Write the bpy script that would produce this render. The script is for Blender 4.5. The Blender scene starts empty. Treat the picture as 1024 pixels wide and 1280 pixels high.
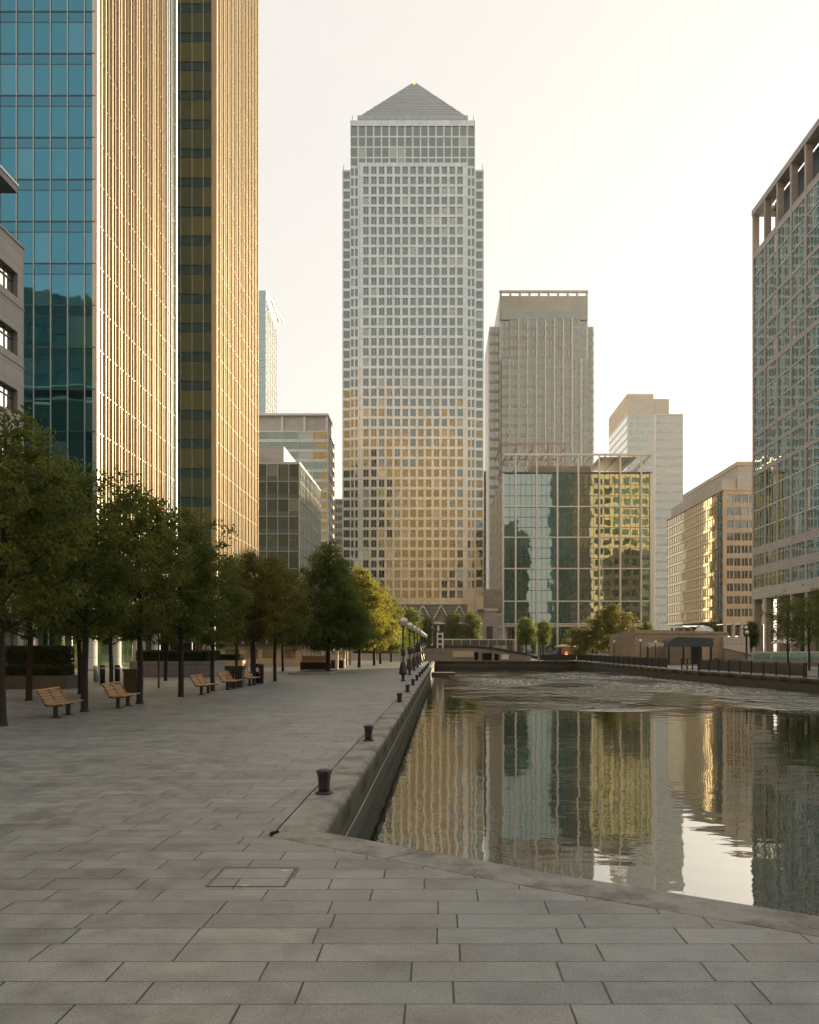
import bpy, bmesh, math, random
import numpy as np
from mathutils import Vector, Matrix, geometry
R = math.radians
rng = random.Random(7)

# ------------------------------------------------------------------ camera, sky, sun, exposure
S = bpy.context.scene
C = S.collection
H = 2.3                     # eye height
FPX, VX, VY = 1000.0, 548.0, 807.0
cam_d = bpy.data.cameras.new('camera'); cam = bpy.data.objects.new('camera', cam_d); C.objects.link(cam)
cam.location = (0, 0, H); cam.rotation_euler = (R(90), 0, 0)
cam_d.sensor_fit = 'HORIZONTAL'; cam_d.sensor_width = 36.0; cam_d.lens = 36.0*FPX/1024
cam_d.shift_x = (512-VX)/1024; cam_d.shift_y = (VY-640)/1024
cam_d.clip_start = 0.1; cam_d.clip_end = 6000
S.camera = cam
SUN_AZ, SUN_EL = 43.0, 13.5          # azimuth from +Y towards +X
w = bpy.data.worlds.new('World'); S.world = w; w.use_nodes = True
nt = w.node_tree; nt.nodes.clear()
sky = nt.nodes.new('ShaderNodeTexSky'); sky.sky_type = 'NISHITA'; sky.sun_disc = False
sky.sun_elevation = R(SUN_EL); sky.sun_rotation = R(SUN_AZ)
sky.air_density = 1.0; sky.dust_density = 3.0; sky.ozone_density = 1.5; sky.altitude = 0
hsv = nt.nodes.new('ShaderNodeHueSaturation'); hsv.inputs['Saturation'].default_value = 0.72
veil = nt.nodes.new('ShaderNodeMix'); veil.data_type = 'RGBA'; veil.inputs['Factor'].default_value = 0.66   # thin high overcast
veil.inputs['B'].default_value = (7.7, 7.25, 6.55, 1)
bg = nt.nodes.new('ShaderNodeBackground'); bg.inputs['Strength'].default_value = 0.058
wo = nt.nodes.new('ShaderNodeOutputWorld')
nt.links.new(sky.outputs[0], hsv.inputs['Color']); nt.links.new(hsv.outputs[0], veil.inputs['A'])
nt.links.new(veil.outputs['Result'], bg.inputs['Color']); nt.links.new(bg.outputs[0], wo.inputs['Surface'])
sl = bpy.data.lights.new('sun', 'SUN'); sun = bpy.data.objects.new('sun', sl); C.objects.link(sun)
sl.energy = 5.0; sl.angle = R(0.5); sl.color = (1.0, 0.79, 0.49)
sd = Vector((math.sin(R(SUN_AZ))*math.cos(R(SUN_EL)), math.cos(R(SUN_AZ))*math.cos(R(SUN_EL)), math.sin(R(SUN_EL))))
sun.rotation_euler = sd.to_track_quat('Z', 'Y').to_euler(); sun.location = sd*400
S.view_settings.view_transform = 'Standard'; S.view_settings.look = 'None'
S.view_settings.exposure = 1.44; S.view_settings.gamma = 1.0
S.cycles.max_bounces = 8; S.cycles.transparent_max_bounces = 8
S.cycles.caustics_reflective = False; S.cycles.caustics_refractive = False
S.cycles.sample_clamp_indirect = 6.0

def Xp(px, Y): return (px-VX)*Y/FPX
def Zp(py, Y): return H-(py-VY)*Y/FPX

# ------------------------------------------------------------------ materials
class NT:
    def __init__(s, name):
        s.m = bpy.data.materials.new(name); s.m.use_nodes = True
        s.t = s.m.node_tree; s.t.nodes.clear()
        s.out = s.t.nodes.new('ShaderNodeOutputMaterial')
    def n(s, typ, ins=None, **kw):
        nd = s.t.nodes.new(typ)
        for k, v in kw.items(): setattr(nd, k, v)
        for k, v in (ins or {}).items():
            if hasattr(v, 'is_linked') or isinstance(v, bpy.types.NodeSocket): s.t.links.new(v, nd.inputs[k])
            else: nd.inputs[k].default_value = v
        return nd
    def math(s, op, a, b=0.0, c=0.0, clamp=False):
        return s.n('ShaderNodeMath', {0: a, 1: b, 2: c}, operation=op, use_clamp=clamp).outputs[0]
    def vmath(s, op, a, b=(0, 0, 0)):
        return s.n('ShaderNodeVectorMath', {0: a, 1: b}, operation=op).outputs[0]
    def mix(s, f, a, b, blend='MIX'):
        nd = s.n('ShaderNodeMix', data_type='RGBA', blend_type=blend)
        for k, v in (('Factor', f), ('A', a), ('B', b)):
            i = nd.inputs[{'Factor': 0, 'A': 6, 'B': 7}[k]]
            if isinstance(v, bpy.types.NodeSocket): s.t.links.new(v, i)
            else: i.default_value = v
        return nd.outputs[2]
    def noise(s, vec, scale, detail=4, rough=0.55):
        return s.n('ShaderNodeTexNoise', {'Vector': vec, 'Scale': scale, 'Detail': detail, 'Roughness': rough}).outputs['Fac']
    def pos(s): return s.n('ShaderNodeNewGeometry').outputs['Position']
    def objco(s): return s.n('ShaderNodeTexCoord').outputs['Object']
    def done(s, sh): s.t.links.new(sh, s.out.inputs['Surface']); return s.m
    def rnd(s):
        a = s.n('ShaderNodeObjectInfo').outputs['Random']; b = s.n('ShaderNodeNewGeometry').outputs['Random Per Island']
        return s.math('FRACT', s.math('ADD', a, b))
def col(c): return (c[0], c[1], c[2], 1)

def solid(name, c, rough=0.6, metal=0.0, var=0.18, scale=1.5, bump=0.0, bscale=40.0, space='pos', spec=0.5):
    t = NT(name)
    v = t.pos() if space == 'pos' else t.objco()
    n1 = t.noise(v, scale, 5)
    n2 = t.noise(v, scale*9, 3)
    f = t.math('ADD', t.math('MULTIPLY', n1, 0.65), t.math('MULTIPLY', n2, 0.35))
    mp = t.n('ShaderNodeMapRange', {0: f, 1: 0.3, 2: 0.7, 3: 1-var, 4: 1+var}).outputs[0]
    cc = t.n('ShaderNodeVectorMath', {0: c, 3: mp}, operation='SCALE').outputs[0]
    p = t.n('ShaderNodeBsdfPrincipled', {'Base Color': cc, 'Metallic': metal, 'Specular IOR Level': spec,
        'Roughness': t.n('ShaderNodeMapRange', {0: n2, 1: 0.3, 2: 0.7, 3: max(0.02, rough-0.08), 4: min(1, rough+0.08)}).outputs[0]})
    if bump:
        b = t.n('ShaderNodeBump', {'Height': t.noise(v, bscale, 4), 'Strength': bump, 'Distance': 0.02})
        t.t.links.new(b.outputs[0], p.inputs['Normal'])
    return t.done(p.outputs[0])

def cladding(name, c, rough=0.6, metal=0.0, pw=1.5, ph=1.9, var=0.08, joint=0.6, jw=0.03):
    """panel cladding: joints on a grid in world metres, each panel a slightly different tone"""
    t = NT(name); p = t.pos()
    sx = t.n('ShaderNodeSeparateXYZ', {0: p})
    u = t.math('DIVIDE', t.math('ADD', sx.outputs[0], sx.outputs[1]), pw); z = t.math('DIVIDE', sx.outputs[2], ph)
    fu = t.math('FRACT', u); fz = t.math('FRACT', z)
    ju = t.math('LESS_THAN', fu, jw/pw); jz = t.math('LESS_THAN', fz, jw/ph)
    j = t.math('MAXIMUM', ju, jz)
    cell = t.n('ShaderNodeCombineXYZ', {0: t.math('FLOOR', u), 1: t.math('FLOOR', z), 2: 0.0}).outputs[0]
    wn = t.n('ShaderNodeTexWhiteNoise', {'Vector': cell}, noise_dimensions='3D').outputs['Value']
    n1 = t.noise(p, 0.35, 5); n2 = t.noise(p, 6, 4)
    k = t.math('ADD', t.math('MULTIPLY', t.math('SUBTRACT', wn, 0.5), 2*var),
               t.math('ADD', t.math('MULTIPLY', t.math('SUBTRACT', n1, 0.5), 0.35), t.math('MULTIPLY', t.math('SUBTRACT', n2, 0.5), 0.16)))
    k = t.math('MULTIPLY', t.math('ADD', k, 1.0), t.math('SUBTRACT', 1.0, t.math('MULTIPLY', j, joint)))
    cc = t.n('ShaderNodeVectorMath', {0: c, 3: k}, operation='SCALE').outputs[0]
    pb = t.n('ShaderNodeBsdfPrincipled', {'Base Color': cc, 'Metallic': metal, 'Roughness': rough})
    b = t.n('ShaderNodeBump', {'Height': t.math('SUBTRACT', t.math('MULTIPLY', n2, 0.2), j), 'Strength': 0.25, 'Distance': 0.02})
    t.t.links.new(b.outputs[0], pb.inputs['Normal'])
    return t.done(pb.outputs[0])

def glass(name, tint, inner, inner2, refl=0.35, rough=0.03, wob=0.012, tilt=0.006, blind=0.0, bcol=(.42, .38, .30)):
    """coated facade glass: tinted mirror over a dim room; every pane sits at its own tiny tilt"""
    t = NT(name); p = t.pos(); r = t.rnd()
    geo = t.n('ShaderNodeNewGeometry')
    wn = t.n('ShaderNodeTexWhiteNoise', {'W': t.math('MULTIPLY', r, 913.7)}, noise_dimensions='1D').outputs['Color']
    n3 = t.n('ShaderNodeTexNoise', {'Vector': p, 'Scale': 0.55, 'Detail': 2.0}).outputs['Color']
    off = t.n('ShaderNodeVectorMath', {0: t.vmath('SUBTRACT', wn, (.5, .5, .5)), 3: tilt*2}, operation='SCALE').outputs[0]
    off2 = t.n('ShaderNodeVectorMath', {0: t.vmath('SUBTRACT', n3, (.5, .5, .5)), 3: wob*2}, operation='SCALE').outputs[0]
    nrm = t.vmath('NORMALIZE', t.vmath('ADD', geo.outputs['Normal'], t.vmath('ADD', off, off2)))
    nrm = nrm
    rr = t.math('POWER', t.math('FRACT', t.math('MULTIPLY', r, 17.31)), 2.2)
    room = t.mix(t.math('MULTIPLY', t.noise(p, 1.3, 3), t.math('ADD', rr, 0.25), clamp=True), col(inner), col(inner2))
    if blind:
        sep = t.n('ShaderNodeSeparateXYZ', {0: p})
        strip = t.math('GREATER_THAN', t.math('FRACT', t.math('MULTIPLY', r, 31.7)), 1-blind)
        room = t.mix(t.math('MULTIPLY', strip, 0.8), room, col(bcol))
    d = t.n('ShaderNodeBsdfDiffuse', {'Color': room})
    g = t.n('ShaderNodeBsdfGlossy', {'Color': col(tint), 'Roughness': rough, 'Normal': nrm})
    fr = t.n('ShaderNodeFresnel', {'IOR': 1.5}).outputs[0]
    fac = t.math('ADD', refl, t.math('MULTIPLY', fr, 1-refl), clamp=True)
    mx = t.n('ShaderNodeMixShader', {0: fac, 1: d.outputs[0], 2: g.outputs[0]})
    return t.done(mx.outputs[0])

def leafmat(name, dark, light, trans=(0.35, 0.4, 0.05), tf=0.35):
    t = NT(name); r = t.n('ShaderNodeNewGeometry').outputs['Random Per Island']
    n = t.noise(t.objco(), 0.9, 3)
    f = t.math('ADD', t.math('MULTIPLY', r, 0.6), t.math('MULTIPLY', t.math('SUBTRACT', n, 0.3), 0.9), clamp=True)
    c = t.mix(f, col(dark), col(light))
    oi = t.n('ShaderNodeObjectInfo').outputs['Random']
    hs = t.n('ShaderNodeHueSaturation', {'Color': c, 'Hue': t.n('ShaderNodeMapRange', {0: oi, 3: 0.485, 4: 0.515}).outputs[0], 'Saturation': 0.95,
        'Value': t.n('ShaderNodeMapRange', {0: oi, 3: 0.85, 4: 1.15}).outputs[0]}).outputs[0]
    d = t.n('ShaderNodeBsdfPrincipled', {'Base Color': hs, 'Roughness': 0.55, 'Specular IOR Level': 0.25})
    tr = t.n('ShaderNodeBsdfTranslucent', {'Color': t.mix(f, col([x*0.7 for x in trans]), col(trans))})
    return t.done(t.n('ShaderNodeMixShader', {0: tf, 1: d.outputs[0], 2: tr.outputs[0]}).outputs[0])

def paving_mat():
    t = NT('granite_paving'); p = t.pos(); s = t.n('ShaderNodeSeparateXYZ', {0: p})
    x, y = s.outputs[0], s.outputs[1]
    rh, bw = 0.345, 0.98
    # gentle wander of the joints
    wob = t.math('MULTIPLY', t.math('SUBTRACT', t.noise(p, 1.1, 2), 0.5), 0.012)
    v = t.math('ADD', t.math('DIVIDE', t.math('ADD', y, wob), rh), 0.13); row = t.math('FLOOR', v); fv = t.math('FRACT', v)
    h1 = t.n('ShaderNodeTexWhiteNoise', {'W': row}, noise_dimensions='1D').outputs['Value']
    h2 = t.n('ShaderNodeTexWhiteNoise', {'W': t.math('ADD', row, 371.3)}, noise_dimensions='1D').outputs['Value']
    # alternating half-bond with jitter, and a slightly different slab length per course
    alt = t.math('MULTIPLY', t.math('MODULO', t.math('ABSOLUTE', row), 2.0), 0.5)
    ln = t.math('ADD', bw*0.9, t.math('MULTIPLY', h2, bw*0.22))
    u = t.math('ADD', t.math('DIVIDE', t.math('ADD', x, wob), ln), t.math('ADD', alt, t.math('MULTIPLY', h1, 0.42))); cu = t.math('FLOOR', u); fu = t.math('FRACT', u)
    cell = t.n('ShaderNodeCombineXYZ', {0: cu, 1: row, 2: 0.0}).outputs[0]
    wn = t.n('ShaderNodeTexWhiteNoise', {'Vector': cell}, noise_dimensions='3D')
    h, hc = wn.outputs['Value'], wn.outputs['Color']
    # distance to nearest joint in metres
    du = t.math('MULTIPLY', t.math('MINIMUM', fu, t.math('SUBTRACT', 1.0, fu)), ln)
    dv = t.math('MULTIPLY', t.math('MINIMUM', fv, t.math('SUBTRACT', 1.0, fv)), rh)
    jn = t.noise(p, 2.3, 3); jn2 = t.noise(p, 30, 2)
    wu = t.math('ADD', 0.0022, t.math('MULTIPLY', t.math('MULTIPLY', jn, jn2), 0.014))
    wv = t.math('ADD', 0.0010, t.math('MULTIPLY', t.math('MULTIPLY', jn, jn2), 0.0105))
    ju = t.n('ShaderNodeMapRange', {0: du, 1: t.math('MULTIPLY', wu, 0.6), 2: t.math('MULTIPLY', wu, 1.7), 3: 1.0, 4: 0.0}).outputs[0]
    jv = t.n('ShaderNodeMapRange', {0: dv, 1: t.math('MULTIPLY', wv, 0.6), 2: t.math('MULTIPLY', wv, 1.7), 3: 1.0, 4: 0.0}).outputs[0]
    j = t.math('MAXIMUM', ju, jv)
    big = t.noise(p, 0.22, 4); mid = t.noise(p, 3.0, 5, 0.65); fine = t.noise(p, 60, 3, 0.7); speck = t.noise(p, 170, 2, 0.8)
    # per-slab smear, a different patch of cloud on each slab
    sm = t.noise(t.vmath('ADD', p, t.n('ShaderNodeVectorMath', {0: hc, 3: 40.0}, operation='SCALE').outputs[0]), 2.0, 4, 0.7)
    k = t.math('ADD', t.math('MULTIPLY', t.math('SUBTRACT', h, 0.5), 0.24), t.math('MULTIPLY', t.math('SUBTRACT', big, 0.5), 0.4))
    k = t.math('ADD', k, t.math('MULTIPLY', t.math('SUBTRACT', mid, 0.5), 0.7))
    k = t.math('ADD', k, t.math('MULTIPLY', t.math('SUBTRACT', sm, 0.5), 0.7))
    k = t.math('ADD', k, t.math('MULTIPLY', t.math('SUBTRACT', fine, 0.5), 1.9))
    k = t.math('ADD', k, t.math('MULTIPLY', t.math('SUBTRACT', speck, 0.5), 2.2))
    k = t.math('MAXIMUM', t.math('ADD', k, 1.0), 0.25)
    hue = t.mix(t.n('ShaderNodeSeparateColor', {0: hc}).outputs[1], (0.186, 0.204, 0.205, 1), (0.200, 0.210, 0.204, 1))
    c = t.n('ShaderNodeVectorMath', {0: hue, 3: k}, operation='SCALE').outputs[0]
    # damp/dirt stains spread from some joints, gum spots
    st = t.math('MULTIPLY', t.n('ShaderNodeMapRange', {0: t.noise(p, 0.8, 6, 0.7), 1: 0.5, 2: 0.68, 3: 0.0, 4: 0.55}).outputs[0], 1.0)
    c = t.mix(st, c, (0.07, 0.068, 0.062, 1))
    gum = t.n('ShaderNodeTexVoronoi', {'Vector': p, 'Scale': 2.2}, feature='F1').outputs['Distance']
    c = t.mix(t.math('MULTIPLY', t.math('LESS_THAN', gum, 0.035), 0.5), c, (0.08, 0.075, 0.07, 1))
    c = t.mix(j, c, (0.022, 0.020, 0.016, 1))
    hgt = t.math('SUBTRACT', t.math('ADD', t.math('MULTIPLY', fine, 0.16), t.math('ADD', t.math('MULTIPLY', mid, 0.15), t.math('MULTIPLY', h, 0.25))), t.math('MULTIPLY', j, 1.2))
    b = t.n('ShaderNodeBump', {'Height': hgt, 'Strength': 0.55, 'Distance': 0.008})
    ro = t.n('ShaderNodeMapRange', {0: mid, 1: 0.3, 2: 0.7, 3: 0.36, 4: 0.60}).outputs[0]
    pb = t.n('ShaderNodeBsdfPrincipled', {'Base Color': c, 'Roughness': ro, 'Normal': b.outputs[0], 'Specular IOR Level': 0.55})
    return t.done(pb.outputs[0])

def coping_mat():
    t = NT('granite_coping'); p = t.pos()
    mid = t.noise(p, 2.2, 6, 0.65); fine = t.noise(p, 70, 3, 0.7); big = t.noise(p, 0.7, 4)
    speck = t.noise(p, 170, 2, 0.8)
    k = t.math('ADD', 1.0, t.math('ADD', t.math('MULTIPLY', t.math('SUBTRACT', mid, 0.5), 0.6), t.math('ADD', t.math('MULTIPLY', t.math('SUBTRACT', fine, 0.5), 0.6), t.math('MULTIPLY', t.math('SUBTRACT', speck, 0.5), 0.5))))
    c = t.n('ShaderNodeVectorMath', {0: (0.215, 0.22, 0.205), 3: k}, operation='SCALE').outputs[0]
    st = t.n('ShaderNodeMapRange', {0: t.noise(p, 1.2, 6, 0.72), 1: 0.46, 2: 0.62, 3: 0.0, 4: 0.85}).outputs[0]
    c = t.mix(st, c, (0.05, 0.045, 0.035, 1))
    z = t.n('ShaderNodeSeparateXYZ', {0: p}).outputs[2]
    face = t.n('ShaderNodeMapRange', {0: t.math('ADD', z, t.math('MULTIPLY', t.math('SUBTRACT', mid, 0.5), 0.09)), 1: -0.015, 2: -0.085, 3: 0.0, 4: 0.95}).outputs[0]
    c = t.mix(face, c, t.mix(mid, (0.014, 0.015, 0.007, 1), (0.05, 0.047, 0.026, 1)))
    b = t.n('ShaderNodeBump', {'Height': t.math('ADD', t.math('MULTIPLY', fine, 0.3), mid), 'Strength': 0.35, 'Distance': 0.02})
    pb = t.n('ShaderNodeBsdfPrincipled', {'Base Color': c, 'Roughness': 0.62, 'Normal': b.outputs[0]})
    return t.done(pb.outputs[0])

def dockwall_mat():
    t = NT('mossy_dock_wall'); p = t.pos(); s = t.n('ShaderNodeSeparateXYZ', {0: p})
    uv = t.n('ShaderNodeCombineXYZ', {0: t.math('ADD', s.outputs[0], s.outputs[1]), 1: s.outputs[2], 2: 0.0}).outputs[0]
    br = t.n('ShaderNodeTexBrick', {'Vector': uv, 'Scale': 1.0, 'Brick Width': 1.3, 'Row Height': 0.42, 'Mortar Size': 0.012,
             'Color1': (0.050, 0.048, 0.034, 1), 'Color2': (0.030, 0.031, 0.020, 1), 'Mortar': (0.015, 0.015, 0.012, 1)})
    n = t.noise(p, 2.5, 6, 0.7)
    c = t.mix(t.n('ShaderNodeMapRange', {0: n, 1: 0.4, 2: 0.62}).outputs[0], br.outputs[0], (0.022, 0.028, 0.008, 1))
    wet = t.n('ShaderNodeMapRange', {0: s.outputs[2], 1: -0.95, 2: -0.78, 3: 1.0, 4: 0.0}).outputs[0]
    c = t.mix(t.math('MULTIPLY', wet, 0.8), c, (0.012, 0.012, 0.008, 1))
    b = t.n('ShaderNodeBump', {'Height': t.math('ADD', n, t.math('MULTIPLY', br.outputs[1], -0.6)), 'Strength': 0.6, 'Distance': 0.04})
    pb = t.n('ShaderNodeBsdfPrincipled', {'Base Color': c, 'Roughness': 0.6, 'Normal': b.outputs[0]})
    return t.done(pb.outputs[0])

def water_mat():
    t = NT('dock_water'); p = t.pos(); s = t.n('ShaderNodeSeparateXYZ', {0: p})
    x, y = s.outputs[0], s.outputs[1]
    # calm water: long low swell; ruffled belt by the wind in the middle of the dock
    stretch = t.n('ShaderNodeMapping', {'Vector': p, 'Scale': (0.55, 1.0, 1.0)}).outputs[0]
    n1 = t.noise(stretch, 1.1, 2, 0.5); n2 = t.noise(stretch, 4.5, 2, 0.5); n3 = t.noise(t.n('ShaderNodeMapping', {'Vector': p, 'Scale': (3.4, 0.8, 1.0)}).outputs[0], 1.0, 3, 0.6)
    edge = t.math('MULTIPLY', t.math('SUBTRACT', t.noise(p, 0.12, 4), 0.5), 22.0)
    yy = t.math('ADD', y, edge)
    belt = t.math('MULTIPLY', t.n('ShaderNodeMapRange', {0: yy, 1: 40.0, 2: 72.0}).outputs[0], t.n('ShaderNodeMapRange', {0: yy, 1: 92.0, 2: 104.0, 3: 1.0, 4: 0.0}).outputs[0])
    belt = t.math('MULTIPLY', belt, t.n('ShaderNodeMapRange', {0: t.math('ADD', x, t.math('MULTIPLY', edge, 0.25)), 1: 1.0, 2: 6.0}).outputs[0])
    patch = t.n('ShaderNodeMapRange', {0: t.noise(t.n('ShaderNodeMapping', {'Vector': p, 'Scale': (1.0, 0.45, 1.0)}).outputs[0], 0.16, 3), 1: 0.40, 2: 0.60, 3: 0.12, 4: 1.0}).outputs[0]
    belt = t.math('MULTIPLY', belt, patch)
    amp = t.n('ShaderNodeMapRange', {0: y, 1: 8.0, 2: 30.0, 3: 0.7, 4: 1.0}).outputs[0]
    hgt = t.math('ADD', t.math('MULTIPLY', t.math('ADD', t.math('MULTIPLY', n1, 0.019), t.math('MULTIPLY', n2, 0.0028)), amp),
                 t.math('MULTIPLY', belt, t.math('ADD', t.math('MULTIPLY', n3, 4.5), t.math('MULTIPLY', n2, 0.10))))
    b = t.n('ShaderNodeBump', {'Height': hgt, 'Strength': 1.0, 'Distance': 0.55})
    d = t.n('ShaderNodeBsdfDiffuse', {'Color': (0.010, 0.016, 0.012, 1)})
    g = t.n('ShaderNodeBsdfGlossy', {'Color': (0.86, 0.87, 0.84, 1), 'Roughness': t.math('ADD', 0.02, t.math('MULTIPLY', belt, t.n('ShaderNodeMapRange', {0: n3, 1: 0.36, 2: 0.64, 3: 0.06, 4: 0.50}).outputs[0])), 'Normal': b.outputs[0]})
    fr = t.n('ShaderNodeFresnel', {'IOR': 1.45, 'Normal': b.outputs[0]}).outputs[0]
    fac = t.math('ADD', 0.38, t.math('MULTIPLY', fr, 0.62), clamp=True)
    return t.done(t.n('ShaderNodeMixShader', {0: fac, 1: d.outputs[0], 2: g.outputs[0]}).outputs[0])

def bark_mat():
    t = NT('bark'); p = t.n('ShaderNodeMapping', {'Vector': t.objco(), 'Scale': (14, 14, 2.2)}).outputs[0]
    n = t.noise(p, 1.0, 5, 0.65)
    c = t.mix(n, (0.006, 0.005, 0.004, 1), (0.026, 0.021, 0.016, 1))
    b = t.n('ShaderNodeBump', {'Height': n, 'Strength': 0.7, 'Distance': 0.03})
    return t.done(t.n('ShaderNodeBsdfPrincipled', {'Base Color': c, 'Roughness': 0.85, 'Normal': b.outputs[0]}).outputs[0])

def wood_mat():
    t = NT('oiled_wood'); p = t.n('ShaderNodeMapping', {'Vector': t.objco(), 'Scale': (30, 2.5, 30)}).outputs[0]
    n = t.noise(p, 1.0, 5, 0.6); r = t.rnd()
    c = t.mix(n, (0.28, 0.15, 0.07, 1), (0.58, 0.37, 0.19, 1))
    c = t.n('ShaderNodeVectorMath', {0: c, 3: t.n('ShaderNodeMapRange', {0: r, 3: 0.8, 4: 1.2}).outputs[0]}, operation='SCALE').outputs[0]
    return t.done(t.n('ShaderNodeBsdfPrincipled', {'Base Color': c, 'Roughness': 0.45}).outputs[0])

def emit_mat(name, c, e):
    t = NT(name); return t.done(t.n('ShaderNodeEmission', {'Color': col(c), 'Strength': e}).outputs[0])

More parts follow.
